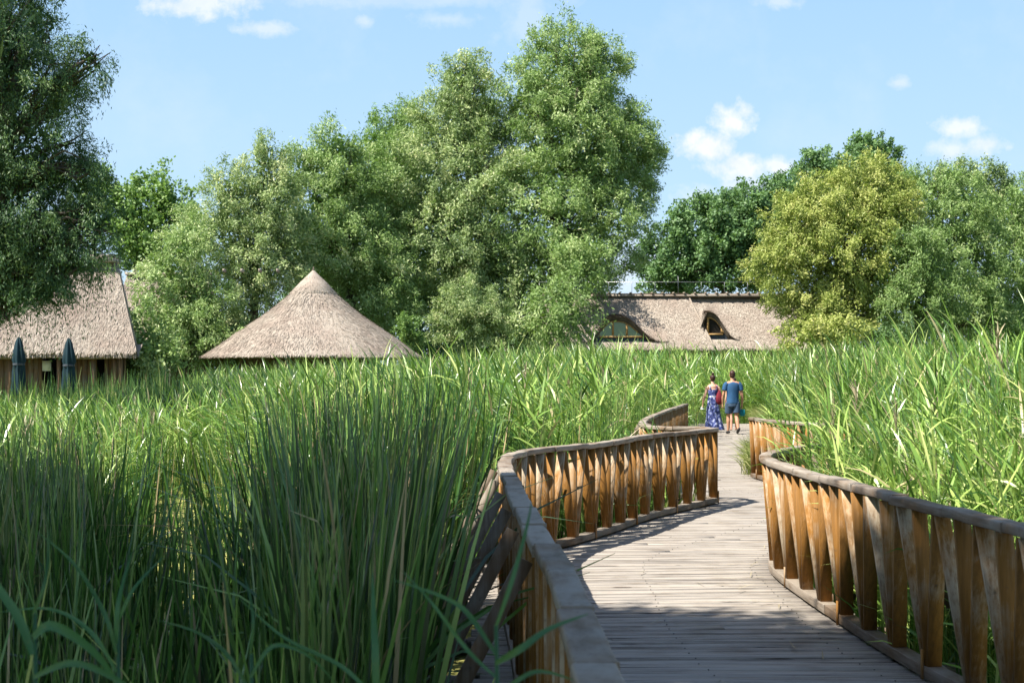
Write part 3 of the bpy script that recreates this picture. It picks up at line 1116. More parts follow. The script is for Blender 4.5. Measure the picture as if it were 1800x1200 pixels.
    if limbs:
        for (c, r) in E:
            zs = np.clip((c[2] - r[2] * 0.5 - base_z) / max(zt - base_z, .1), 0.15, 0.75)
            f = zs * 6; i = int(f); fr = f - i
            a = pts[i] * (1 - fr) + pts[min(i + 1, 6)] * fr
            r0 = rr[i] * 0.42
            for kk in range(3):
                e = c + RNG.normal(0, .35, 3) * r
                mid = (a + e) / 2 + np.array([0, 0, 0.08 * np.linalg.norm(e - a)]) + RNG.normal(0, .1, 3)
                tr.tube([a, (a * .6 + mid * .4), mid, (mid + e) / 2 + RNG.normal(0, .12, 3), e], [r0, r0 * .8, r0 * .55, r0 * .35, r0 * .12], 6)
                for _ in range(3):
                    e2 = e + norm(RNG.normal(0, 1, 3) + np.array([0, 0, .5])) * r * 0.6
                    tr.tube([mid, (mid + e2) / 2 + RNG.normal(0, .15, 3), e2], [r0 * .4, r0 * .25, r0 * .07], 5)
    tr.build('trunk', M[bark], root)
    return root


WG = 'willows behind the reeds'
BG = 'background trees'
# big willow, centre: right crown then left crown
tree('willow_tree', 'tallest willow, the right crown of the big pair above the long thatched house',
     [(985, 128, 76, 88), (1050, 150, 60, 80, 2), (935, 178, 54, 68, -2), (1000, 250, 120, 110), (1085, 270, 78, 90, 1), (1125, 320, 42, 60, 3),
      (960, 370, 110, 110, -3), (1060, 400, 82, 90, -1), (940, 490, 95, 90, -3), (1010, 520, 70, 80, -2), (890, 570, 60, 60, -3), (1095, 238, 50, 45, 0), (1040, 106, 40, 48, 1), (985, 550, 62, 58, -13), (1025, 475, 60, 50, -8), (960, 575, 60, 44, -12)],
     85, 'willow', 960, 1.25, 74, 1.0, (0.34, 0.10), 0.45, group=WG, trunk_r=0.55)
tree('willow_tree', 'tall willow with a rounded top just left of the tallest one',
     [(812, 155, 48, 62), (790, 230, 78, 80), (850, 220, 60, 80, 2), (770, 310, 85, 90, -1), (850, 340, 75, 90, -2), (800, 430, 95, 90, -2), (860, 480, 75, 80, -2), (760, 390, 55, 70), (826, 120, 28, 32)],
     84, 'silver', 830, 1.2, 70, 1.0, (0.34, 0.10), 0.45, group=WG, trunk_r=0.45)
tree('willow_tree', 'feathery willow rising directly behind the round hut',
     [(598, 272, 50, 58), (575, 345, 82, 80), (650, 330, 72, 90, 3), (610, 440, 95, 80), (545, 430, 70, 70, -2), (690, 440, 62, 85, 3), (650, 520, 90, 70), (540, 300, 44, 52)],
     79, 'willow', 620, 1.15, 70, 1.0, (0.32, 0.095), 0.45, group=WG, trunk_r=0.4, tone_shift=-.05)
tree('willow_tree', 'pale willow with two thin tops left of the round hut',
     [(462, 284, 40, 50), (405, 345, 52, 54), (485, 350, 60, 70), (395, 420, 78, 70), (470, 450, 78, 72), (430, 520, 60, 60)],
     74, 'silver', 440, 1.0, 66, 0.95, (0.29, 0.085), 0.45, group=WG, trunk_r=0.35, bark='bark')
tree('willow_shrub', 'low bushy willow spreading between the left thatched house and the round hut',
     [(330, 430, 52, 56), (300, 500, 60, 60), (350, 540, 70, 56), (290, 570, 56, 50), (360, 600, 70, 40), (275, 620, 44, 34), (415, 590, 40, 40)],
     66, 'willow', 320, 0.85, 60, 0.95, (0.26, 0.08), 0.45, group=WG, trunk_r=0.2, tone_shift=.06, cat='shrub')
tree('willow_tree', 'pale green willow top seen between the hut willow and the big pair',
     [(706, 222, 38, 50), (655, 258, 44, 54), (715, 290, 50, 80), (680, 360, 60, 80)],
     96, 'bright', 690, 1.2, 54, 1.0, (0.36, 0.11), 0.4, group=WG, trunk_r=0.4)
tree('broadleaf_tree', 'deep green tree filling the gap behind the round hut and the big pair',
     [(720, 480, 90, 90), (640, 500, 80, 80), (760, 540, 80, 70), (560, 520, 70, 60), (840, 560, 70, 50)],
     92, 'deep', 700, 1.5, 60, 0.9, (0.40, 0.19), 0.2, group=BG, trunk_r=0.4)
tree('willow_shrub', 'small rounded grey green willow bush in front of the big willow pair',
     [(826, 530, 48, 42), (800, 570, 50, 36), (858, 565, 42, 38)],
     72, 'silver', 828, 0.7, 60, 1.1, (0.22, 0.065), 0.4, group=WG, trunk_r=0.12, cat='shrub', tone_shift=.05)
tree('sapling', 'bright green sapling at the right eave of the round hut',
     [(712, 580, 16, 26), (728, 592, 16, 20)], 68, 'bright', 716, 0.45, 40, 1.0, (0.2, 0.1), 0.1, group=WG, trunk_r=0.05, cat='sapling')
# left background
tree('poplar_tree', 'bright green poplar with upright tops above the left thatched roof',
     [(275, 345, 44, 52), (240, 370, 48, 56), (305, 370, 38, 44), (215, 410, 46, 60), (280, 420, 60, 50), (330, 400, 30, 46), (185, 350, 40, 50), (240, 460, 60, 30)],
     110, 'bright', 255, 1.5, 34, 0.85, (0.42, 0.30), 0.1, up=1.0, group=BG, trunk_r=0.3)
# right background
tree('broadleaf_tree', 'dark green spreading tree behind the ridge of the long thatched house',
     [(1190, 450, 62, 60), (1240, 420, 80, 62), (1300, 395, 80, 62), (1350, 370, 62, 56), (1160, 490, 44, 36), (1260, 480, 90, 50), (1380, 350, 36, 36), (1350, 440, 60, 60)],
     122, 'deep', 1260, 1.5, 62, 1.0, (0.42, 0.26), 0.1, up=.6, group=BG, trunk_r=0.45)
tree('broadleaf_tree', 'dark pointed tree top just left of the yellowing willow',
     [(1442, 292, 26, 36), (1425, 330, 36, 44), (1460, 340, 40, 50)], 132, 'deep', 1440, 1.3, 50, 1.0, (0.42, 0.26), 0.1, up=.8, group=BG, trunk_r=0.35)
tree('broadleaf_tree', 'dark ragged tree top peeping over the yellowing willow',
     [(1525, 268, 34, 26), (1500, 300, 40, 40), (1556, 285, 28, 30), (1540, 340, 60, 60)], 130, 'deep', 1530, 1.3, 50, 1.0, (0.42, 0.26), 0.1, up=.8, group=BG, trunk_r=0.35)
tree('willow_tree', 'rounded yellowing olive willow right of the long thatched house',
     [(1520, 330, 62, 56), (1460, 370, 74, 60), (1560, 380, 66, 66), (1405, 400, 62, 56), (1490, 440, 96, 80), (1390, 465, 76, 70), (1425, 535, 62, 48), (1480, 550, 84, 50), (1550, 480, 70, 80)],
     72, 'olive', 1460, 0.95, 72, 1.05, (0.27, 0.085), 0.4, group=WG, trunk_r=0.4)
tree('willow_tree', 'grey green willow at the right foot of the yellowing one',
     [(1620, 440, 52, 58), (1600, 520, 62, 60), (1660, 500, 50, 60)], 70, 'willow', 1610, 0.9, 66, 1.0, (0.26, 0.08), 0.4, group=WG, trunk_r=0.25, tone_shift=-.20)
tree('willow_tree', 'green willow right of the yellowing one with a round top',
     [(1625, 340, 48, 56), (1680, 380, 70, 70), (1700, 470, 74, 80), (1640, 420, 50, 60), (1720, 550, 70, 50), (1740, 420, 40, 50)],
     78, 'willow', 1680, 1.05, 66, 1.0, (0.3, 0.09), 0.4, group=WG, trunk_r=0.35, tone_shift=-.08)
tree('broadleaf_tree', 'bluish green tree top rising behind the rightmost willows',
     [(1680, 320, 40, 36), (1725, 330, 46, 42), (1760, 370, 50, 50)], 104, 'silver', 1710, 1.2, 60, 1.0, (0.36, 0.13), 0.2, up=.6, group=BG, trunk_r=0.35, tone_shift=-.15)
tree('willow_tree', 'dense green tree cut off by the right border of the photo',
     [(1795, 390, 50, 60), (1830, 460, 80, 80), (1780, 500, 54, 70), (1850, 380, 70, 80), (1800, 560, 70, 50)],
     82, 'willow', 1820, 1.1, 60, 1.0, (0.3, 0.1), 0.35, group=WG, trunk_r=0.35, tone_shift=-.12)
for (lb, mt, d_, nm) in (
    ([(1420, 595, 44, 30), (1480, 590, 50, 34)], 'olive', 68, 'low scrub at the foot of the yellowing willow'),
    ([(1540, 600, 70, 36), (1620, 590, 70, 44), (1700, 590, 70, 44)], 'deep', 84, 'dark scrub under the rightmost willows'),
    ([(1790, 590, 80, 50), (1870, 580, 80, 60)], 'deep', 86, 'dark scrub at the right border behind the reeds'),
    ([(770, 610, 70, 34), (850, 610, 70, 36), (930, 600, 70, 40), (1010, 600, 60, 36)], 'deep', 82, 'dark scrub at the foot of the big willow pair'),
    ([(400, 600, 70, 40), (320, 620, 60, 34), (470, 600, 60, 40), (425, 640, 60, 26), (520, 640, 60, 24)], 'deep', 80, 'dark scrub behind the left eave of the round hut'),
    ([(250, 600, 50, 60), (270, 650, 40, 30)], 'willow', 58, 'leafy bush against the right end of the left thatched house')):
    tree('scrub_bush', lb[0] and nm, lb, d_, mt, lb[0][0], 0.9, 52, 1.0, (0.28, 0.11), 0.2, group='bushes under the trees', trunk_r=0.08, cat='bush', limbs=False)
# near dark willow at the left border
tree('willow_tree', 'big dark willow hanging over the left thatched roof at the left border',
     [(20, 120, 110, 110), (-60, 60, 120, 140), (60, 40, 60, 60, 1), (110, 160, 50, 60, 1), (60, 250, 90, 80), (130, 320, 56, 60, 1), (30, 360, 110, 90), (150, 400, 48, 56),
      (90, 420, 80, 56), (-40, 420, 120, 90), (20, 465, 70, 36), (110, 462, 60, 26), (-80, 250, 120, 130), (-60, -60, 160, 80), (165, 300, 26, 26), (10, 500, 70, 30), (60, 490, 60, 26), (130, 470, 50, 30), (-30, 520, 60, 34), (160, 105, 40, 40), (175, 385, 42, 44), (165, 440, 44, 40), (95, 505, 40, 26), (30, 525, 50, 24)],
     30, 'darkw', -120, 0.50, 58, 0.85, (0.135, 0.034), 0.7, group=WG, trunk_r=0.5, strands=760, base_z=-0.6)
# a shade tree standing beside the walk, behind the photographer's left shoulder
tree('willow_tree', 'overhanging willow above the near boardwalk whose shade falls on the planks',
     [], 5, 'darkw', -1000, 1, 1) if False else None


def shade_tree(name, label, base, balls, seed_clump=0.6, dens=0.8, per=44):
    root = empty(name, base)
    tag(root, label, 'tree', WG)
    g = Geo()
    for c, r in balls:
        c = np.array(c, float); r = np.array(r, float)
        if r[0] < 1: seed_clump = .28; dens = .5; per = 16
        n = int(4 * math.pi * (r[0] * r[1] * r[2]) ** (2 / 3) / seed_clump ** 2 * 3.2 * dens)
        u = norm(RNG.normal(0, 1, (n, 3)))
        p = c + u * r * (RNG.uniform(0.45, 1, n) ** 0.6)[:, None]
        m = per
        q = p[:, None] + RNG.normal(0, seed_clump * .38, (n, m, 3))
        D = norm(RNG.normal(0, .6, (n, m, 3)) + np.array([0, 0, -.8]))
        q = q.reshape(-1, 3); D = D.reshape(-1, 3)
        small = r[0] < 1
        leaf_cloud(g, q, D, .13 if small else .26, .020 if small else .095, np.clip(RNG.normal(.45, .2, len(q)), 0, 1))
    g.build('crown', M['darkw'], root)
    t = Geo()
    b = np.array(base, float)
    top = np.array(balls[0][0], float)
    t.tube([b + (0, 0, -.6), b * .7 + top * .3, b * .35 + top * .65, top], [.42, .34, .24, .1], 8)
    for c, r in balls:
        c = np.array(c, float)
        a = b * .5 + top * .5
        t.tube([a, (a + c) / 2 + (0, 0, .5), c], [.2, .13, .04], 6)
    t.build('trunk', M['bark'], root)


shade_tree('willow_tree', 'overhanging willow beside the near walk, a few dark leaves showing in the top corner', (-7.5, 1.0, WATER),
           [((-6.0, 3.5, 9.5), (3.0, 3.0, 2.2)), ((-12.3, 6.0, 9.5), (3.9, 4.4, 2.8)), ((-8.8, 3.2, 9.4), (2.8, 3.2, 2.4)), ((-5.6, -0.6, 9.5), (4.2, 3.0, 2.4)),
            ((-15.5, 7.0, 9.0), (3.6, 4.0, 2.6)), ((-2.6, -0.8, 9.8), (2.6, 2.4, 2.0)), ((-9.5, 0.8, 9.0), (3.0, 3.0, 2.4)), ((-2.72, 6.6, 3.75), (.30, .35, .45))], .6, 1.0, 50)


# ------------------------------------------------------------------ thatched buildings
def straws(g, P0, D, Nrm, n_len=0.35, w=0.035, lift=0.03):
    n_len *= .72; w *= .62; lift *= .5
    """loose reed ends lying on a roof surface"""
    N = len(P0)
    D = norm(D + RNG.normal(0, .10, (N, 3)))
    s = norm(np.cross(D, Nrm))
    L = (n_len * RNG.uniform(.6, 1.3, N))[:, None]
    up = (lift * RNG.uniform(.3, 1.6, N))[:, None]
    a = P0 + Nrm * 0.005; b = P0 + D * L + Nrm * up
    V = np.stack([a - s * w / 2, a + s * w / 2, b + s * w / 3, b - s * w / 3], 1).reshape(-1, 3)
    g.quads(V, np.arange(N * 4).reshape(-1, 4), RNG.random(N))


def round_hut():
    d = 66.0
    c = P(551, 626, d)
    k = d / FPX
    root = empty('round_hut', (c.x, c.y, 0))
    tag(root, 'round open hut with a conical brown thatched roof rising above the reeds', 'hut')
    R0 = 190 * k
    ez = c.z - 0.0
    H = 147 * k
    prof = [(1.00, 0.0), (0.93, .055), (0.745, 0.235), (0.60, .36), (0.49, .455), (0.375, 0.565), (0.285, .665), (0.20, 0.755), (0.192, .775), (0.11, .87), (0.05, .945), (0.012, 1.0)]
    def wob(r, z, a):
        return r * (1 + 0.010 * math.sin(5 * a + z) + 0.006 * math.sin(13 * a + 2 * z))
    g = Geo()
    pr = [(R0 * a, ez + H * b) for a, b in prof]
    g.lathe([(R0 * 0.90, ez + .02), (R0 * 0.97, ez - 0.16), (R0 * 1.0, ez - .05)] + pr, (c.x, c.y, 0), 72, 0.5, wob)
    N = 26000
    f = np.sqrt(RNG.random(N)) ; a = RNG.uniform(0, 2 * np.pi, N)
    hh = np.interp(f, [p[0] for p in prof][::-1], [p[1] for p in prof][::-1])
    wv = 1 + 0.010 * np.sin(5 * a + ez + H * hh) + 0.006 * np.sin(13 * a + 2 * (ez + H * hh))
    Pp = np.stack([c.x + R0 * f * wv * np.cos(a), c.y + R0 * f * wv * np.sin(a), ez + H * hh], -1)
    D = norm(np.stack([np.cos(a) * R0, np.sin(a) * R0, -H * np.ones(N)], -1))
    Nr = norm(np.stack([np.cos(a) * H, np.sin(a) * H, R0 * np.ones(N)], -1))
    straws(g, Pp, D, Nr, .30, .045, .05)
    n = 1800
    a = RNG.uniform(0, 2 * np.pi, n)
    Pp = np.stack([c.x + R0 * np.cos(a), c.y + R0 * np.sin(a), np.full(n, ez + 0.02)], -1)
    D = norm(np.stack([np.cos(a) * .9, np.sin(a) * .9, -.9 * np.ones(n)], -1))
    straws(g, Pp - np.array([0, 0, .05]), D, norm(np.stack([np.cos(a), np.sin(a), np.ones(n)], -1)), .16, .05, .03)
    g.build('roof', M['thatch'], root)
    g = Geo()
    g.lathe([(R0 * .215, ez + H * .735), (R0 * .218, ez + H * .75), (R0 * .12, ez + H * .885), (R0 * .055, ez + H * .965), (.03, ez + H * 1.03)], (c.x, c.y, 0), 48, 0.75)
    n = 1500
    f = RNG.uniform(.03, .2, n); a = RNG.uniform(0, 2 * np.pi, n)
    hh = 1.02 - f * 1.25
    Pp = np.stack([c.x + R0 * f * np.cos(a), c.y + R0 * f * np.sin(a), ez + H * hh], -1)
    D = norm(np.stack([np.cos(a) * R0, np.sin(a) * R0, -H * 1.2 * np.ones(n)], -1))
    Nr = norm(np.stack([np.cos(a) * H * 1.2, np.sin(a) * H * 1.2, R0 * np.ones(n)], -1))
    straws(g, Pp, D, Nr, .35, .03, .04)
    g.build('roof_cap', M['thatch'], root)
    g = Geo()
    g.tube([(c.x, c.y, ez + H * .98), (c.x, c.y, ez + H * 1.07)], [.09, .02], 8)
    g.build('finial', M['bark'], root)
    for i in range(14):
        a = 2 * math.pi * i / 14
        g = Geo()
        x, y = c.x + math.cos(a) * R0 * .86, c.y + math.sin(a) * R0 * .86
        g.tube([(x, y, -.3), (x, y, ez + .22)], .11, 8)
        g.build('post', M['wall_wood'], root)
    g = Geo()
    g.lathe([(R0 * .62, -.2), (R0 * .62, ez + .5)], (c.x, c.y, 0), 40)
    g.build('inner_wall', M['wall_wood'], root)


round_hut()


def slope_roof(g, x0, x1, ye, ze, yr, zr, x0r=None, x1r=None, nx=40, ns=22000, thick=0.28, x1b=None):
    """front slope from eave (ye, ze) to ridge (yr, zr), plus the back slope and thick edges"""
    x0r = x0 if x0r is None else x0r; x1r = x1 if x1r is None else x1r
    nv = 14
    def pt(u, v, back=False):
        x1_ = x1b if (back and x1b is not None) else x1
        a = x0 + (x1_ - x0) * u; b = x0r + (x1r - x0r) * u
        yy = ye + (yr - ye) * v
        if back: yy = 2 * yr - yy
        sag = -0.05 * math.sin(math.pi * v) + 0.03 * math.sin(u * 21) * math.sin(v * 5 + 1)
        return (a + (b - a) * v, yy, ze + (zr - ze) * v + sag)
    for back in (False, True):
        V = [pt(i / nx, j / nv, back) for j in range(nv + 1) for i in range(nx + 1)]
        Q = []
        for j in range(nv):
            for i in range(nx):
                o = j * (nx + 1) + i
                q = (o, o + 1, o + nx + 2, o + nx + 1)
                Q.append(q[::-1] if back else q)
        g.quads(V, Q, .5)
        # eave lip
        V = []
        for i in range(nx + 1):
            p = pt(i / nx, 0, back)
            V += [p, (p[0], p[1] + (.10 if not back else -.10), p[2] - thick), (p[0], p[1] + (.9 if not back else -.9), p[2] + .3)]
        Q = []
        for i in range(nx):
            o = i * 3
            Q += [(o, o + 1, o + 4, o + 3), (o + 1, o + 2, o + 5, o + 4)]
        g.quads(V, Q, .2)
    # verge lips
    for u in (0, 1):
        V = []
        for back in (False, True):
            for j in range(nv + 1):
                p = pt(u, j / nv if not back else 1 - j / nv, back)
                V += [p, (p[0] + (.12 if u == 0 else -.12), p[1], p[2] - thick * 1.2)]
        Q = [(2 * i, 2 * i + 1, 2 * i + 3, 2 * i + 2) for i in range(2 * nv + 1)]
        g.quads(V, Q, .3)
    u = RNG.random(ns); v = RNG.random(ns)
    a = x0 + (x1 - x0) * u; b = x0r + (x1r - x0r) * u
    Pp = np.stack([a + (b - a) * v, ye + (yr - ye) * v, ze + (zr - ze) * v - .05 * np.sin(np.pi * v) + .03 * np.sin(u * 21) * np.sin(v * 5 + 1)], -1)
    sl = norm(np.array([0, -(yr - ye), -(zr - ze)]))
    nr = norm(np.array([0, -(zr - ze), (yr - ye)]))
    straws(g, Pp, np.tile(sl, (ns, 1)), np.tile(nr, (ns, 1)), .30, .042, .045)
    n = int(abs(x1 - x0) * 45)
    u = RNG.random(n)
    Pp = np.stack([x0 + (x1 - x0) * u, np.full(n, ye + .05), np.full(n, ze - .12)], -1)
    straws(g, Pp, np.tile(norm(np.array([0, -.5, -1.0])), (n, 1)), np.tile(np.array([0, -1.0, 0]), (n, 1)), .18, .05, .03)


def hip_end(g, xe, xr, y0, yr, ze, zr, ns=5000):
    xb = xe * (2 * yr - y0) / y0 - .1
    y1 = 2 * yr - y0
    n = 12
    V = []; Q = []
    for j in range(n + 1):
        v = j / n
        for i in range(n + 1):
            u = i / n
            ya = y0 + (yr - y0) * v; yb = y1 + (yr - y1) * v
            xs_ = xe + (xb - xe) * u
            V.append((xs_ + (xr - xs_) * v, ya + (yb - ya) * u, ze + (zr - ze) * v - .05 * math.sin(math.pi * v)))
    for j in range(n):
        for i in range(n):
            o = j * (n + 1) + i
            Q.append((o, o + 1, o + n + 2, o + n + 1))
    g.quads(V, Q, .5)
    u = RNG.random(ns); v = 1 - np.sqrt(RNG.random(ns))
    ya = y0 + (yr - y0) * v; yb = y1 + (yr - y1) * v
    xs_ = xe + (xb - xe) * u
    Pp = np.stack([xs_ + (xr - xs_) * v, ya + (yb - ya) * u, ze + (zr - ze) * v - .05 * np.sin(np.pi * v)], -1)
    sl = norm(np.array([xe - xr, 0, ze - zr])); nr = norm(np.array([zr - ze, 0, xe - xr]))
    straws(g, Pp, np.tile(sl, (ns, 1)), np.tile(nr, (ns, 1)), .30, .042, .045)


def left_house():
    d = 55.0; k = d / FPX
    zr = EYE + (660 - 462) * k * 1.065; ze = EYE + (660 - 618) * k
    xr = (206 - 900) * k; xe = (240 - 900) * k
    dep = (zr - ze) * 0.85
    root = empty('thatched_house', (-18, d + dep, 0))
    tag(root, 'long left house with a steep thatched roof and brown timber walls', 'house', 'thatched buildings')
    g = Geo()
    slope_roof(g, -26, xe, d, ze, d + dep, zr, -26, xr * (d + dep) / d, 60, 30000, .28, xe * (d + 2 * dep) / d - .1)
    hip_end(g, xe, xr * (d + dep) / d, d, d + dep, ze, zr)
    g.build('roof', M['thatch'], root)
    # ridge cap: bundle of reed with a board on top
    g = Geo()
    y = d + dep
    xr2 = xr * (d + dep) / d
    g.box(((-26 + xr2) / 2, y, zr + 0.06), (26 + xr2, 1.1, 0.16), None, .8)
    g.box((xr2 - .55, y - .1, zr + .22), (1.1, .9, .14), None, .9)
    g.build('ridge_cap', M['thatch'], root)
    g = Geo()
    for i in range(20):
        x = xr2 - .6 - i * .55
        g.tube([(x, y - .62, zr - .12), (x, y + .1, zr + .30)], .035, 6)
        g.tube([(x + .05, y + .62, zr - .12), (x + .05, y - .1, zr + .30)], .035, 6)
    g.build('ridge_pegs', M['bark'], root)
    # timber front wall with posts, door openings and boards
    wy = d + 1.1
    g = Geo()
    wt = ze + .75
    x = -25.5
    rng = random.Random(4)
    while x < xe - .9:
        w = rng.choice([.16, .2, .24])
        if not (-19.4 < x < -18.6 or -17.25 < x < -16.9):
            g.box((x + w / 2, wy + rng.uniform(0, .03), (wt - .4) / 2), (w - .012, .05, wt + .4), None, rng.random())
        x += w
    g.build('wall', M['wall_wood'], root)
    g = Geo()
    g.box((-20.5, wy + 3, 1.0), (10, .1, 3.0)); g.build('back_room', M['interior'], root)
    for x in (-24, -22.3, -20.4, -18.4, -17.0, xe - 1.0, xe - .78):
        g = Geo()
        g.tube([(x, d + .45, -.3), (x, d + .45, ze + .35)], .09, 8, .4)
        g.build('post', M['wall_wood'], root)
    g = Geo()
    g.box((-19.1, wy - .05, 2.05), (.36, .03, .42)); g.build('notice_panel', M['sign_white'], root)
    # gable wall
    g = Geo()
    gy0, gy1 = wy, d + 2 * dep - 1.1
    g.hexa([(xe - .8, gy0, -.4), (xe - .74, gy0, -.4), (xe - 2.2, gy1, -.4), (xe - 2.26, gy1, -.4), (xe - .8, gy0, wt), (xe - .74, gy0, wt), (xe - 2.2, gy1, wt), (xe - 2.26, gy1, wt)], .5)
    g.build('gable_wall', M['wall_wood'], root)
    # lower wing behind
    d2 = 66.0; k = d2 / FPX
    zr = EYE + (660 - 474) * k; ze = EYE + (660 - 600) * k
    root = empty('thatched_house', ((300 - 900) * k, d2 + 3, 0))
    tag(root, 'lower thatched wing mostly hidden behind the low bushy willow', 'house', 'thatched buildings')
    x0, x1 = (190 - 900) * k, (345 - 900) * k
    g = Geo()
    slope_roof(g, x0, x1, d2, ze, d2 + 3.2, zr, None, None, 30, 9000)
    g.build('roof', M['thatch'], root)
    g = Geo()
    g.box(((x0 + x1) / 2, d2 + 3.2, zr + .03), (x1 - x0, .7, .14), None, .8)
    for i in range(9):
        x = x0 + .5 + i * .9
        g.box((x, d2 + 3.0, zr + .18), (.08, .6, .16), None, .9)
    g.build('ridge_cap', M['thatch'], root)
    g = Geo()
    g.box(((x0 + x1) / 2, d2 + 3.2, ze / 2 + .1), (x1 - x0 - 1, 4.2, ze + .6)); g.build('wall', M['wall_wood'], root)


left_house()


def long_house():
    """roof sheet with two eyebrow dormers: the thatch lifts in an arch over each opening"""
    d = 76.0; k = d / FPX
    zr = EYE + (660 - 515) * k; ze = EYE + (660 - 612) * k
    dep = (zr - ze) * 1.0
    xm = (1222 - 900) * k            # verge between the two roofs, at the ridge
    xme = (1256 - 900) * k
    root = empty('thatched_house', (7, d + dep, 0))
    tag(root, 'long right thatched house with two eyebrow dormers behind the reeds', 'house', 'thatched buildings')

    def sheet(xa, xb, xar, xbr, y0, dorm, name):
        """dorm: (xc, half_left, half_right, z_base, z_top)"""
        g = Geo()
        xc, hl, hr, zb, zt = dorm
        yo = y0 + (zb - ze) / (zr - ze) * dep
        nx = 110
        us = np.linspace(0, 1, nx + 1)
        ysA = np.linspace(y0, yo, 8); ysB = np.linspace(yo, y0 + dep, 34)
        def row(yy, lift):
            v = (yy - y0) / dep
            xx = (xa + (xb - xa) * us) * (1 - v) + (xar + (xbr - xar) * us) * v
            zz = np.full_like(xx, ze + (zr - ze) * v)
            if lift:
                q = np.where(xx < xc, (xc - xx) / hl, (xx - xc) / hr)
                arch = zb + (zt - zb) * np.exp(-(np.abs(q) / 0.66) ** 2.6 * 0.9)
                arch = arch + 0.10 * (yy - yo)
                e = 0.16
                dlt = arch - zz
                zz = zz + np.where(dlt > 0, (np.sqrt(dlt ** 2 + e * e) - e * .5), np.maximum(0, .5 * e + dlt * .2) * np.exp(dlt * 3)) * np.where(np.abs(q) < 1.25, 1, 0)
            return np.stack([xx, np.full_like(xx, yy), zz], -1)
        rowsA = [row(y, False) for y in ysA]; rowsB = [row(y, True) for y in ysB]
        def grid(rows):
            V = np.concatenate(rows); Q = []
            for j in range(len(rows) - 1):
                for i in range(nx):
                    o = j * (nx + 1) + i
                    Q.append((o, o + 1, o + nx + 2, o + nx + 1))
            g.quads(V, Q, .5)
        grid(rowsA); grid(rowsB)
        # eyebrow lip: thick cut edge of the thatch over the opening
        low = rowsA[-1]; hi = rowsB[0]
        op = hi[:, 2] - low[:, 2]
        lip = Geo()
        for i in range(nx):
            if op[i] > .02 or op[i + 1] > .02:
                th0 = min(op[i], .26); th1 = min(op[i + 1], .26)
                a, b = hi[i], hi[i + 1]
                a2 = a - (0, -.06, th0); b2 = b - (0, -.06, th1)
                a3 = a2 + (0, .6, 0); b3 = b2 + (0, .6, 0)
                lip.quads([a, b, b2, a2, b3, a3], [(3, 2, 1, 0), (5, 4, 2, 3)], .1)
        # straw over the sheet
        ns = 24000
        ii = RNG.integers(0, nx, ns); jj = RNG.integers(0, len(ysB) - 1, ns)
        allr = np.array(rowsB)
        p00 = allr[jj, ii]; p01 = allr[jj, ii + 1]; p10 = allr[jj + 1, ii]
        a = RNG.random((ns, 1)); b = RNG.random((ns, 1))
        e1 = p01 - p00; e2 = p10 - p00
        nr = norm(np.cross(e1, e2))
        straws(g, p00 + e1 * a + e2 * b, norm(-e2), nr, .26, .042, .045)
        ns2 = 3500
        xx = RNG.uniform(xa, xb, ns2); yy = RNG.uniform(y0, yo, ns2)
        zz = ze + (zr - ze) * (yy - y0) / dep
        sl = norm(np.array([0, -dep, -(zr - ze)])); n0 = norm(np.array([0, -(zr - ze), dep]))
        straws(g, np.stack([xx, yy, zz], -1), np.tile(sl, (ns2, 1)), np.tile(n0, (ns2, 1)), .26, .042, .045)
        # eave edge, back slope
        V = [(xa, y0, ze), (xb, y0, ze), (xb, y0 + .1, ze - .28), (xa, y0 + .1, ze - .28), (xb, y0 + 1, ze + .2), (xa, y0 + 1, ze + .2)]
        g.quads(V, [(3, 2, 1, 0), (5, 4, 2, 3)], .2)
        yr = y0 + dep
        g.quads([(xar, yr, zr), (xbr, yr, zr), (xbr, yr + dep, ze), (xar, yr + dep, ze)], [(0, 1, 2, 3)], .5)
        g.build(name, M['thatch'], root)
        lip.build('dormer_edge', M['bark'], root)
        # apron and glazing inside the arch
        yw = yo + .16
        def zarch(x):
            return np.interp(x, hi[:, 0], hi[:, 2])
        x0 = hi[np.where(op > .30)[0][0], 0]; x1 = hi[np.where(op > .30)[0][-1], 0]
        sill = zb + .30
        ap = Geo()
        n = 24
        xs = np.linspace(x0, x1, n)
        for a, b in zip(xs[:-1], xs[1:]):
            za, zb2 = min(sill, zarch(a) - .22), min(sill, zarch(b) - .22)
            ap.quads([(a, yw, zb - .05), (b, yw, zb - .05), (b, yw, zb2), (a, yw, za)], [(0, 1, 2, 3)])
        ap.build('apron', M['slate'], root)
        gl = Geo()
        for a, b in zip(xs[:-1], xs[1:]):
            za, zb2 = zarch(a) - .2, zarch(b) - .2
            if za > sill or zb2 > sill:
                gl.quads([(a, yw + .04, sill), (b, yw + .04, sill), (b, yw + .04, max(sill, zb2)), (a, yw + .04, max(sill, za))], [(0, 1, 2, 3)])
        wo = gl.build('window', M['glass'] if hl > 1 else M['interior'], root)
        f = Geo()
        f.box(((x0 + x1) / 2, yw - .02, sill), (x1 - x0 - .5, .1, .09), None, .6)
        for q in np.arange(x0 + .25, x1 - .2, .78):
            h = zarch(q) - .24 - sill
            if h > .15:
                f.box((q, yw - .02, sill + h / 2 + .045), (.11, .09, h - .09), None, .5)
        xs2 = np.linspace(x0 + .2, x1 - .2, 14)
        for a, b in zip(xs2[:-1], xs2[1:]):
            za, zb2 = zarch(a) - .32, zarch(b) - .32
            if min(za, zb2) > sill + .02:
                f.hexa([(a, yw - .07, za), (b, yw - .07, zb2), (b, yw + .02, zb2), (a, yw + .02, za),
                        (a, yw - .07, za + .1), (b, yw - .07, zb2 + .1), (b, yw + .02, zb2 + .1), (a, yw + .02, za + .1)], .7)
        fo = f.build('frame', M['frame'])
        fo.parent = wo
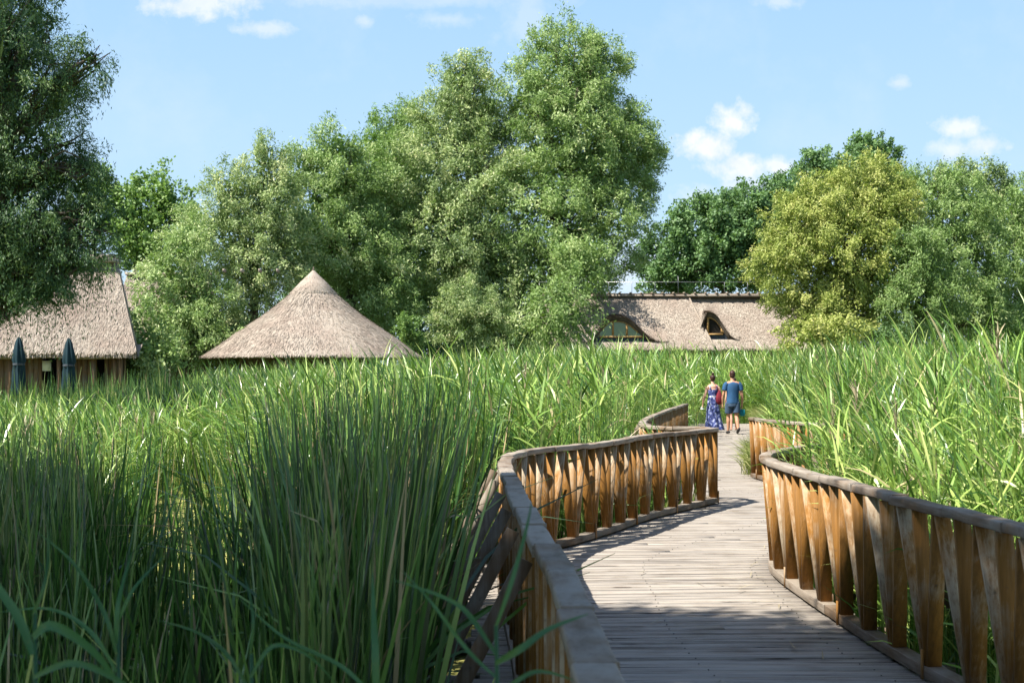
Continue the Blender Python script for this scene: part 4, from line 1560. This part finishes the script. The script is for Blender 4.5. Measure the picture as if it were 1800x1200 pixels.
        fo.matrix_parent_inverse = Matrix.Identity(4)

    xl = (950 - 900) * k
    sheet(xl, xme, xl, xm, d, ((1083 - 900) * k, 1.55, 2.35, EYE + (660 - 601) * k, EYE + (660 - 553) * k), 'roof')
    xe2 = (1500 - 900) * k
    sheet(xme - .35, xe2, xm - .1, xe2, d + .25, ((1249 - 900) * k, .62, 1.40, EYE + (660 - 596) * k, EYE + (660 - 546) * k), 'roof')
    g = Geo()
    yr = d + dep
    g.box(((xl + xe2) / 2, yr, zr + .02), (xe2 - xl, .55, .10), None, .8)
    g.build('ridge_cap', M['thatch'], root)
    g = Geo()
    g.box(((xl + xm) / 2, yr - .12, zr + .12), (xm - xl, .12, .08), None, .6)
    g.box(((xm + xe2) / 2 + .1, yr - .12, zr + .10), (xe2 - xm - .1, .12, .08), None, .6)
    n = int((xe2 - xl) / .62)
    for i in range(n):
        x = xl + .3 + i * .62
        g.box((x, yr - .14, zr + .17), (.09, .5, .10), None, .9)
    g.build('ridge_board', M['beam'], root)
    # lightning wire on thin stays
    w = Geo()
    zt = EYE + (660 - 489) * k
    n = 14
    xs = np.linspace(xl, xe2, n)
    for x in xs:
        w.tube([(x, yr, zr + .1), (x, yr, zt + (0.35 if abs(x - xs[6]) < .1 else 0))], .014, 5)
    w.tube([(xl, yr, zt), (xe2, yr, zt)], .014, 5)
    w.build('lightning_wire', M['metal'], root)
    v = Geo()
    pts = [(xm + (xme - xm) * (1 - f), d + dep * f - .06, ze + (zr - ze) * f + .03) for f in np.linspace(0, 1, 10)]
    v.tube(pts, .05, 8, .3, flat=.5)
    v.build('verge_roll', M['thatch'], root)
    g = Geo()
    g.box(((xl + xe2) / 2, yr, ze / 2), (xe2 - xl - 2, dep * 1.3, ze + .2)); g.build('wall', M['wall_wood'], root)


long_house()


# ------------------------------------------------------------------ closed parasols
def parasol(px, top_py, d, label, tilt):
    k = d / FPX
    x = (px - 900) * k; zt = EYE + (660 - top_py) * k
    root = empty('closed_parasol', (x, d, 0))
    tag(root, label, 'parasol', 'closed parasols on the terrace')
    g = Geo()
    prof = [(.02, zt), (.06, zt - .06), (.11, zt - .22), (.16, zt - .5), (.21, zt - .85), (.17, zt - 1.0), (.20, zt - 1.25), (.25, zt - 1.9), (.20, zt - 2.15)]
    g.lathe([(r, z) for r, z in prof], (x, d, 0), 32, .5, lambda r, z, a: r * (1 + .24 * math.sin(6 * a + z * 1.9) + .07 * math.sin(13 * a - z * 3)))
    g.build('canopy', M['canvas'], root, smooth=True)
    g = Geo(); g.tube([(x, d, 0), (x, d, zt - 2)], .035, 8); g.build('pole', M['metal'], root)
    g = Geo(); g.lathe([(.02, .08), (.3, .08), (.32, 0)], (x, d, 0), 20); g.build('base', M['slate'], root)
    g = Geo(); g.lathe([(.205, zt - .96), (.215, zt - 1.0), (.205, zt - 1.04)], (x, d, 0), 24); g.build('strap', M['slate'], root)


parasol(33, 592, 50, 'folded dark teal parasol nearer the left border', .02)
parasol(121, 594, 50, 'folded dark teal parasol in front of the house posts, second from the border', -.02)


# ------------------------------------------------------------------ people
def cloth_mat(name, stops, scale, detail=3.0, rough=0.85):
    m, k, b = new_mat(name)
    nz = k.noise(k.coords('Object'), scale, detail, 0.6)
    c = k.ramp(nz, stops)
    k.l.new(c, b.inputs['Base Color'])
    b.inputs['Roughness'].default_value = rough
    return m


M['skin'] = flat_mat('tanned_skin', (0.50, 0.26, 0.16), 0.5, 0.08, 3.0)
M['skin_pale'] = flat_mat('light_skin', (0.58, 0.33, 0.23), 0.5, 0.06, 3.0)
M['hair'] = flat_mat('dark_brown_hair', (0.045, 0.018, 0.012), 0.5, 0.3, 20.0)
M['shirt'] = flat_mat('faded_blue_cotton', (0.026, 0.085, 0.185), 0.85, 0.15, 6.0)
M['shorts'] = flat_mat('slate_blue_shorts', (0.050, 0.085, 0.14), 0.85, 0.15, 6.0)
M['shoe'] = flat_mat('black_shoe', (0.02, 0.02, 0.022), 0.5, 0.2, 10.0)
M['dress'] = cloth_mat('blue_white_printed_cloth', [(0.43, (0.022, 0.035, 0.14)), (0.53, (0.07, 0.10, 0.29)), (0.60, (0.34, 0.37, 0.54)), (0.78, (0.55, 0.57, 0.68))], 13.0)
M['bag'] = flat_mat('crimson_cloth', (0.16, 0.012, 0.022), 0.8, 0.2, 8.0)
M['white'] = flat_mat('white_plastic', (0.75, 0.75, 0.73), 0.5, 0.05, 8.0)
M['yellow'] = flat_mat('yellow_cotton', (0.62, 0.58, 0.10), 0.85, 0.1, 8.0)
M['teal'] = flat_mat('teal_cloth', (0.01, 0.19, 0.24), 0.8, 0.1, 8.0)
M['darkcloth'] = flat_mat('dark_navy_cloth', (0.02, 0.025, 0.04), 0.85, 0.1, 8.0)


def remesh(o, v=0.008, sm=4):
    m = o.modifiers.new('fuse', 'REMESH'); m.mode = 'VOXEL'; m.voxel_size = v; m.use_smooth_shade = True
    s = o.modifiers.new('soften', 'SMOOTH'); s.factor = 0.5; s.iterations = sm


def hand(g, w, down, fwd, out):
    """palm, four unequal bent fingers and a thumb; w = wrist"""
    w = Vector(w); down = Vector(down).normalized(); fwd = Vector(fwd).normalized(); out = Vector(out).normalized()
    palm = w + down * 0.095
    for q in (-.028, -.009, .010, .029):
        g.tube([w - down * .01, palm + fwd * q], [.020, .0155], 8)
    for q, L in ((-.030, .060), (-.010, .072), (.011, .078), (.031, .070)):
        a = palm + fwd * q
        b = a + down * L * .45 - out * .006
        c = b + down * L * .33 - out * .018
        e = c + down * L * .22 - out * .020
        g.tube([a - down * .02, a, b, c, e], [.0105, .0105, .0098, .009, .007], 8)
    a = w + down * .03 + fwd * .026
    g.tube([a, a + fwd * .03 + down * .025 - out * .008, a + fwd * .040 + down * .055 - out * .016, a + fwd * .038 + down * .075 - out * .02], [.015, .013, .011, .008], 8)


def body(H, arms, legs, lean=0.0, fem=False):
    """standing figure facing +Y, feet near z=0; arms/legs given as joint lists"""
    g = Geo()
    k = H / 1.78
    sw = (0.165 if fem else 0.195) * k
    hip = (0.10 if fem else 0.092) * k
    # torso rings: a stack of ellipsoids along the spine
    for z, rx, ry in ((.93, .165, .115), (1.02, .155, .11), (1.12, .145, .105), (1.22, .16, .115), (1.32, .178, .12), (1.40, .175, .11)):
        f = 0.92 if fem else 1.0
        g.ball((0, lean * (z - .9), z * k), (rx * k * f, ry * k * f, .10 * k), 16, 10)
    ns = Vector((0, lean * .55, 1.43 * k))
    g.tube([ns, ns + Vector((0, .01, .07 * k)), ns + Vector((0, .025, .15 * k))], [.075 * k, .058 * k, .056 * k], 12)
    for s in (-1, 1):
        g.tube([ns + Vector((0, 0, .01)), Vector((s * sw * .6, lean * .5, 1.435 * k)), Vector((s * sw, lean * .5, 1.40 * k))], [.07 * k, .062 * k, .055 * k], 10)
    hc = ns + Vector((0, .035, .235 * k))
    g.ball(hc + Vector((0, 0, .03 * k)), (.077 * k, .096 * k, .100 * k), 18, 12)      # skull
    g.ball(hc + Vector((0, .025, -.035 * k)), (.062 * k, .072 * k, .082 * k), 16, 10)      # jaw
    g.tube([hc + Vector((0, .09, .02)) * k ** 0, hc + Vector((0, .118, -.018))], [.009, .015], 8)   # nose
    for s in (-1, 1):
        g.ball(hc + Vector((s * .080 * k, 0, -.005)), (.012, .022, .032), 8, 6)     # ears
        g.ball(hc + Vector((s * .032, .088, .028)), (.014, .010, .009), 8, 6)       # brow and eye swell
    g.ball(hc + Vector((0, .090, -.055)), (.026, .012, .009), 8, 6)                 # mouth
    for j in arms:
        g.tube([Vector(p) for p in j], [.054 * k, .047 * k, .040 * k, .041 * k, .026 * k], 10)
    for j in legs:
        g.tube([Vector(p) for p in j], [.092 * k, .080 * k, .055 * k, .058 * k, .045 * k, .036 * k], 12)
    return g, hc, sw, k


def rings(g, data, n=28, tone=.5, fold=0.0, nf=9):
    """cloth shell from (z, cx, cy, rx, ry) rings"""
    V = []; Q = []
    for i, (z, cx, cy, rx, ry) in enumerate(data):
        for j in range(n):
            a = 2 * math.pi * j / n
            f = 1 + fold * (i / len(data)) * math.sin(nf * a + i * .3)
            V.append((cx + rx * f * math.cos(a), cy + ry * f * math.sin(a), z))
    for i in range(len(data) - 1):
        for j in range(n):
            q = (j + 1) % n
            Q.append((i * n + j, i * n + q, (i + 1) * n + q, (i + 1) * n + j))
    g.quads(V, Q, tone)


def finish(objs, root, rz, loc):
    """parts were modelled round the origin: hang them under the root"""
    root.location = loc
    root.rotation_euler = (0, 0, rz)
    for o in objs:
        o.parent = root
        o.matrix_parent_inverse = Matrix.Identity(4)


def solid(o, t=0.006):
    m = o.modifiers.new('thickness', 'SOLIDIFY'); m.thickness = t; m.offset = 1
    s = o.modifiers.new('smooth', 'SUBSURF'); s.levels = 1; s.render_levels = 1
    return o


def man():
    root = empty('person')
    tag(root, 'man walking away in a blue t-shirt, dark blue shorts and black shoes, arms hanging', 'person', 'people walking on the boardwalk')
    # mid-stride: left foot forward, right foot back with the heel just leaving the planks
    armL = [(-.195, .0, 1.41), (-.235, .0, 1.25), (-.262, .01, 1.12), (-.268, .05, 1.02), (-.262, .10, .86)]
    armR = [(.195, .0, 1.41), (.238, -.01, 1.25), (.272, -.02, 1.12), (.282, .0, 1.02), (.288, .04, .86)]
    legL = [(-.095, .0, .93), (-.100, .05, .72), (-.100, .09, .50), (-.102, .08, .36), (-.102, .09, .22), (-.102, .10, .08)]
    legR = [(.095, .0, .93), (.100, -.02, .72), (.100, -.04, .50), (.105, -.11, .36), (.108, -.17, .22), (.110, -.22, .11)]
    g, hc, sw, k = body(1.78, [armL, armR], [legL, legR], .02)
    hand(g, armL[-1], (.0, .25, -1), (.0, 1, .2), (-1, 0, 0))
    hand(g, armR[-1], (.0, .15, -1), (.0, 1, .2), (1, 0, 0))
    b = g.build('body', M['skin']); remesh(b, .008)
    parts = [b]
    h = Geo()
    h.ball(hc + Vector((0, -.012, .040)), (.086, .100, .101), 20, 12)
    h.ball(hc + Vector((0, -.035, -.015)), (.078, .072, .07), 16, 10)
    o = h.build('hair', M['hair'], smooth=True); parts.append(o)
    s = Geo()
    rings(s, [(1.475, 0, .01, .085, .075), (1.455, 0, .01, .13, .095), (1.425, 0, .01, .19, .115), (1.37, 0, .008, .200, .130), (1.28, 0, .005, .192, .136), (1.15, 0, .002, .172, .130),
              (1.03, 0, 0, .172, .130), (.93, 0, 0, .182, .138), (.86, 0, 0, .188, .142)], 32, .5, .03, 7)
    for sg, arm in ((-1, armL), (1, armR)):
        p0 = Vector(arm[0]); p1 = Vector(arm[1]); 
        s.tube([p0 - Vector((sg * .04, 0, -.01)), p0 + Vector((sg * .01, 0, -.01)), p1 * .6 + p0 * .4, p1 + (p1 - p0) * .15], [.068, .072, .074, .072], 14, caps=False)
    parts.append(solid(s.build('t_shirt', M['shirt'], smooth=True), .004))
    t = Geo()
    rings(t, [(.97, 0, 0, .172, .128), (.86, 0, 0, .182, .138), (.80, 0, 0, .186, .140), (.765, 0, 0, .180, .13)], 28)
    for leg in (legL, legR):
        a = Vector(leg[0]); b2 = Vector(leg[1]); c = Vector(leg[2])
        t.tube([a - Vector((0, 0, .03)), a * .4 + b2 * .6, b2, b2 * .35 + c * .65], [.108, .112, .108, .104], 16, caps=False)
    parts.append(solid(t.build('shorts', M['shorts'], smooth=True), .005))
    for x, y, z, pitch in ((-.102, .13, .0, 0), (.112, -.215, .025, -.45)):
        f = Geo()
        c, sn = math.cos(pitch), math.sin(pitch)
        def tr(px, py, pz):
            return (x + px, y + py * c - pz * sn, z + py * sn + pz * c + (0.04 if pitch else 0))
        f.tube([tr(0, -.11, .045), tr(0, -.05, .05), tr(0, .04, .040), tr(0, .12, .030), tr(0, .155, .025)], [.036, .042, .044, .036, .018], 12)
        o = f.build('shoe', M['shoe'], smooth=True); parts.append(o)
        f.v = []
    finish(parts, root, 0.10, (6.27, 38.8, 0))


def woman():
    root = empty('person')
    tag(root, 'woman in a long blue and white printed dress, dark hair in a bun, bare shoulders', 'person', 'people walking on the boardwalk')
    H = 1.66
    armL = [(-.165, .0, 1.31), (-.205, -.01, 1.17), (-.245, -.02, 1.05), (-.270, .0, .95), (-.290, .05, .80)]
    armR = [(.165, .0, 1.31), (.205, -.01, 1.17), (.228, -.02, 1.05), (.240, .01, .95), (.245, .06, .80)]
    legL = [(-.09, .0, .87), (-.09, .04, .66), (-.09, .08, .46), (-.09, .07, .32), (-.09, .09, .2), (-.09, .10, .07)]
    legR = [(.09, .0, .87), (.09, -.02, .66), (.09, -.04, .46), (.09, -.09, .32), (.09, -.13, .2), (.09, -.15, .09)]
    g, hc, sw, k = body(H, [armL, armR], [legL, legR], .02, True)
    hand(g, armL[-1], (-.1, .25, -1), (.0, 1, .2), (-1, 0, 0))
    hand(g, armR[-1], (.0, .25, -1), (.0, 1, .2), (1, 0, 0))
    for x, y in ((-.09, .13), (.09, -.12)):
        g.tube([(x, y - .06, .045), (x, y, .035), (x, y + .09, .025), (x, y + .13, .018)], [.028, .032, .034, .018], 10)
    b = g.build('body', M['skin_pale']); remesh(b, .008)
    parts = [b]
    h = Geo()
    h.ball(hc + Vector((0, -.012, .036)), (.080, .096, .094), 20, 12)
    h.ball(hc + Vector((0, -.03, -.01)), (.070, .066, .07), 16, 10)
    h.ball(hc + Vector((0, -.035, .155)), (.042, .042, .038), 12, 8)
    parts.append(h.build('hair', M['hair'], smooth=True))
    s = Geo()
    V = rings
    rings(s, [(1.235, 0, .0, .148, .112), (1.20, 0, 0, .156, .118), (1.10, 0, 0, .142, .110), (1.045, 0, 0, .132, .106), (.98, 0, 0, .150, .118), (.86, 0, -.005, .172, .140), (.70, 0, -.01, .185, .160),
              (.50, .01, -.02, .205, .185), (.30, .02, -.03, .235, .215), (.14, .03, -.04, .270, .25), (.055, .035, -.045, .290, .27)], 48, .5, .10, 9)
    # shoulder straps and the V of the back
    for sg in (-1, 1):
        s.tube([(sg * .075, -.115, 1.235), (sg * .105, -.105, 1.30), (sg * .112, -.03, 1.372), (sg * .105, .06, 1.34), (sg * .085, .115, 1.23)], .016, 6, flat=.5)
        s.quads([(sg * .145, -.03, 1.235), (sg * .02, -.118, 1.235), (sg * .085, -.113, 1.28), (sg * .12, -.085, 1.285)], [(0, 1, 2, 3)])
    parts.append(solid(s.build('dress', M['dress'], smooth=True), .004))
    f = Geo()
    rings(f, [(1.05, 0, 0, .137, .111), (1.02, 0, 0, .141, .114)], 32)
    parts.append(solid(f.build('waistband', M['white']), .003))
    finish(parts, root, 0.05, (5.93, 40.3, 0))
    # backpack-like pouch hung from her right shoulder
    bag = empty('shoulder_bag')
    tag(bag, 'dark red drawstring bag hanging from the woman\'s right shoulder', 'bag')
    q = Geo()
    prof = [(.02, .0), (.075, .03), (.10, .10), (.098, .20), (.075, .30), (.04, .38), (.015, .43)]
    q.lathe([(r, z) for r, z in prof], (0, 0, 0), 24, .5, lambda r, z, a: r * (1 + .07 * math.sin(7 * a)) * (1.0 if abs(math.cos(a)) > .5 else .85))
    o1 = q.build('pouch', M['bag'], smooth=True)
    t = Geo()
    t.tube([(-.03, .0, .40), (-.07, .05, .50), (-.085, .12, .575), (-.06, .20, .53), (-.03, .23, .38)], .010, 6)
    o2 = t.build('strap', M['bag'])
    finish([o1, o2], bag, .05, (6.09, 40.10, .80))
    hat = empty('sun_hat')
    tag(hat, 'small crumpled white hat held in the woman\'s left hand', 'hat')
    w = Geo()
    w.lathe([(.004, .10), (.05, .095), (.062, .05), (.065, .02), (.10, .0), (.102, -.005)], (0, 0, 0), 20, .5, lambda r, z, a: r * (1 + .08 * math.sin(3 * a + z * 30)))
    o3 = w.build('crown', M['white'], smooth=True)
    solid(o3, .004)
    finish([o3], hat, 0, (5.62, 40.37, .66)); hat.scale = (.72, .72, .8)


def third():
    root = empty('person')
    tag(root, 'third walker mostly hidden ahead of the man, yellow top and bare legs', 'person', 'people walking on the boardwalk')
    armL = [(-.165, .0, 1.31), (-.205, -.01, 1.17), (-.225, -.02, 1.05), (-.235, .0, .95), (-.24, .05, .80)]
    armR = [(.165, .0, 1.31), (.215, -.01, 1.17), (.250, -.02, 1.05), (.262, .02, .95), (.262, .08, .82)]
    legL = [(-.09, .0, .87), (-.09, -.02, .66), (-.09, -.05, .46), (-.09, -.10, .32), (-.09, -.13, .2), (-.09, -.15, .08)]
    legR = [(.09, .0, .87), (.09, .04, .66), (.09, .08, .46), (.09, .07, .32), (.09, .08, .2), (.09, .09, .07)]
    g, hc, sw, k = body(1.64, [armL, armR], [legL, legR], .02, True)
    hand(g, armL[-1], (0, .25, -1), (0, 1, .2), (-1, 0, 0))
    hand(g, armR[-1], (0, .25, -1), (0, 1, .2), (1, 0, 0))
    for x, y in ((-.09, -.12), (.09, .12)):
        g.tube([(x, y - .06, .045), (x, y, .035), (x, y + .09, .025), (x, y + .13, .018)], [.028, .032, .034, .018], 10)
    b = g.build('body', M['skin_pale']); remesh(b, .008)
    parts = [b]
    h = Geo()
    h.ball(hc + Vector((0, -.012, .036)), (.080, .096, .094), 20, 12)
    h.ball(hc + Vector((0, -.035, -.03)), (.068, .06, .10), 16, 10)
    parts.append(h.build('hair', M['hair'], smooth=True))
    s = Geo()
    rings(s, [(1.36, 0, .01, .08, .07), (1.33, 0, .01, .15, .10), (1.27, 0, 0, .172, .118), (1.15, 0, 0, .160, .118), (1.02, 0, 0, .145, .112), (.92, 0, 0, .165, .125), (.84, 0, 0, .172, .13)], 28, .5, .03, 7)
    parts.append(solid(s.build('top', M['yellow'], smooth=True), .004))
    t = Geo()
    rings(t, [(.93, 0, 0, .155, .118), (.82, 0, 0, .172, .13), (.74, 0, 0, .170, .125)], 28)
    for leg in (legL, legR):
        a = Vector(leg[0]); b2 = Vector(leg[1])
        t.tube([a - Vector((0, 0, .03)), a * .4 + b2 * .6, b2 + Vector((0, 0, .03))], [.098, .10, .095], 16, caps=False)
    parts.append(solid(t.build('shorts', M['darkcloth'], smooth=True), .004))
    finish(parts, root, 0, (6.72, 41.4, 0)); root.scale = (1, 1, .965)
    bag = empty('carried_bag')
    tag(bag, 'teal cloth bag carried low in the hidden walker\'s right hand', 'bag')
    q = Geo()
    q.lathe([(.03, .0), (.10, .02), (.115, .12), (.10, .24), (.085, .26)], (0, 0, 0), 24, .5, lambda r, z, a: r * (1.15 if abs(math.cos(a)) > .5 else .8) * (1 + .04 * math.sin(6 * a)))
    o1 = q.build('pouch', M['teal'], smooth=True)
    t = Geo(); t.tube([(-.08, 0, .25), (-.04, 0, .40), (.0, 0, .43), (.04, 0, .40), (.08, 0, .25)], .010, 6)
    o2 = t.build('handle', M['darkcloth'])
    finish([o1, o2], bag, 0, (7.00, 41.50, .42)); bag.scale = (.7, .8, .8)


man()
woman()
third()


# ------------------------------------------------------------------ nearest reed leaves, bottom border
def arc_leaf(g, pts, w, tone):
    """broad leaf through world points, folded along its midrib"""
    p = [Vector(q) for q in pts]
    path = []
    for i in range(len(p) - 1):
        p0 = p[max(i - 1, 0)]; p1 = p[i]; p2 = p[i + 1]; p3 = p[min(i + 2, len(p) - 1)]
        for j in range(6):
            t = j / 6
            path.append(0.5 * ((2 * p1) + (p2 - p0) * t + (2 * p0 - 5 * p1 + 4 * p2 - p3) * t * t + (3 * p1 - p0 - 3 * p2 + p3) * t ** 3))
    path.append(p[-1])
    n = len(path)
    V = []; Q = []
    for i, c in enumerate(path):
        f = i / (n - 1)
        ww = w * (0.55 + .45 * min(1, f / .25)) * (1 - max(0, (f - .25) / .75) ** 1.8) + .0008
        t = (path[min(i + 1, n - 1)] - path[max(i - 1, 0)]).normalized()
        s = t.cross(Vector((0, -1, .35))).normalized()
        nn = s.cross(t).normalized()
        V += [c - s * ww / 2 + nn * ww * .16, c, c + s * ww / 2 + nn * ww * .16]
    for i in range(n - 1):
        o = i * 3
        Q += [(o, o + 1, o + 4, o + 3), (o + 1, o + 2, o + 5, o + 4)]
    g.quads(V, Q, tone)


def near_reed(px, d, leaves, label):
    """reed plant rising from the marsh just in front of the camera; leaves as (stem height py, [(px, py, dd)...], width)"""
    x = (px - 900) / FPX * d
    root = empty('reed_plant', (x, d, WATER))
    tag(root, label, 'reed', 'nearest reed plants')
    top = min(l[0] for l in leaves)
    g = Geo()
    zt = EYE + (660 - top) / FPX * d
    g.tube([(x, d, WATER - .4), (x + .01, d, zt * .5), (x, d + .01, zt)], [.007, .006, .004], 6, .5)
    g.build('stem', M['nearleaf'], root)
    for py, pts, w in leaves:
        h = Geo()
        w3 = [P(px, py, d)] + [P(a, b, d + c) for a, b, c in pts]
        arc_leaf(h, w3, w * .74, random.random())
        h.build('leaf', M['nearleaf'], root)


near_reed(58, 2.7, [(1150, [(30, 1080, .05), (-40, 985, .1), (-90, 930, .1)], .024), (1120, [(95, 1100, 0), (170, 1150, .05), (225, 1230, .1)], .026), (1080, [(80, 1020, 0), (88, 930, .1)], .010),
                    (1190, [(130, 1165, -.05), (215, 1200, 0), (270, 1260, 0)], .018)], 'near reed with wide blue green leaves in the lower left corner')
near_reed(205, 3.4, [(1130, [(208, 1060, 0), (232, 970, .1)], .016), (1100, [(235, 1035, 0), (290, 975, .1)], .012), (1180, [(160, 1110, 0), (90, 1070, .1), (0, 1075, .1)], .014),
                     (1150, [(185, 1080, 0), (130, 990, .1), (60, 930, .1)], .014)], 'near reed with a forked pale tip, second from the lower left corner')
near_reed(662, 3.0, [(1240, [(660, 1150, 0), (657, 1080, .05), (655, 1005, .1)], .022), (1230, [(600, 1170, 0), (500, 1120, .1), (420, 1050, .1)], .012)], 'near reed with one upright spear shaped leaf at the lower edge')
near_reed(872, 2.6, [(1150, [(820, 1075, .1), (770, 1045, .1), (690, 1018, .1)], .013), (1165, [(915, 1140, -.05), (965, 1105, 0), (1035, 1078, .1)], .018),
                     (1100, [(900, 1020, 0), (925, 930, .05), (935, 880, .1)], .011), (1190, [(820, 1140, .1), (760, 1060, .1), (705, 1000, .2)], .010), (1225, [(940, 1180, 0), (1010, 1195, .1)], .012)],
          'near reed whose broad leaf crosses the near handrail')
near_reed(440, 3.1, [(1215, [(400, 1150, 0), (345, 1110, .1), (280, 1090, .1)], .012), (1190, [(480, 1135, 0), (540, 1150, .05), (590, 1200, .1)], .013), (1150, [(445, 1080, 0), (430, 1010, .1)], .010)], 'near reed with thin arching leaves at the middle of the lower edge')


# ------------------------------------------------------------------ nails and litter on the planks
def deck_litter():
    g = Geo()
    y = 4.0
    while y < 30:
        for off in (0.07, 0.5, 0.93):
            a, b = float(Lx(y)), float(Rx(y))
            x = a + (b - a) * off + .05 * math.sin(y * 1.3) + random.uniform(-.015, .015)
            g.box((x, y, .001), (.007, .007, .005), None, .5)
        y += 0.13 + random.random() * .04
    tag(g.build('nail_heads', M['shoe']), 'rows of dark nail heads along the planks', 'nails', kind='stuff')
    n = 260
    y = 4 + 26 * RNG.random(n) ** 1.3
    side = RNG.random(n)
    f = np.where(side < .4, np.abs(RNG.normal(0, .07, n)), np.where(side < .8, 1 - np.abs(RNG.normal(0, .07, n)), RNG.random(n)))
    x = Lx(y) + .12 + (Rx(y) - Lx(y) - .24) * np.clip(f, 0, 1)
    g = Geo()
    blades(g, np.stack([x, y, np.full(n, .006)], -1), RNG.uniform(.05, .28, n), RNG.uniform(0, 6.3, n), RNG.uniform(1.40, 1.54, n), RNG.uniform(-.05, .1, n), .009, None, 3, RNG.random(n))
    tag(g.build('dry_leaf_litter', M['straw']), 'dry broken reed leaves lying along the edges of the planks', 'litter', kind='stuff')


deck_litter()
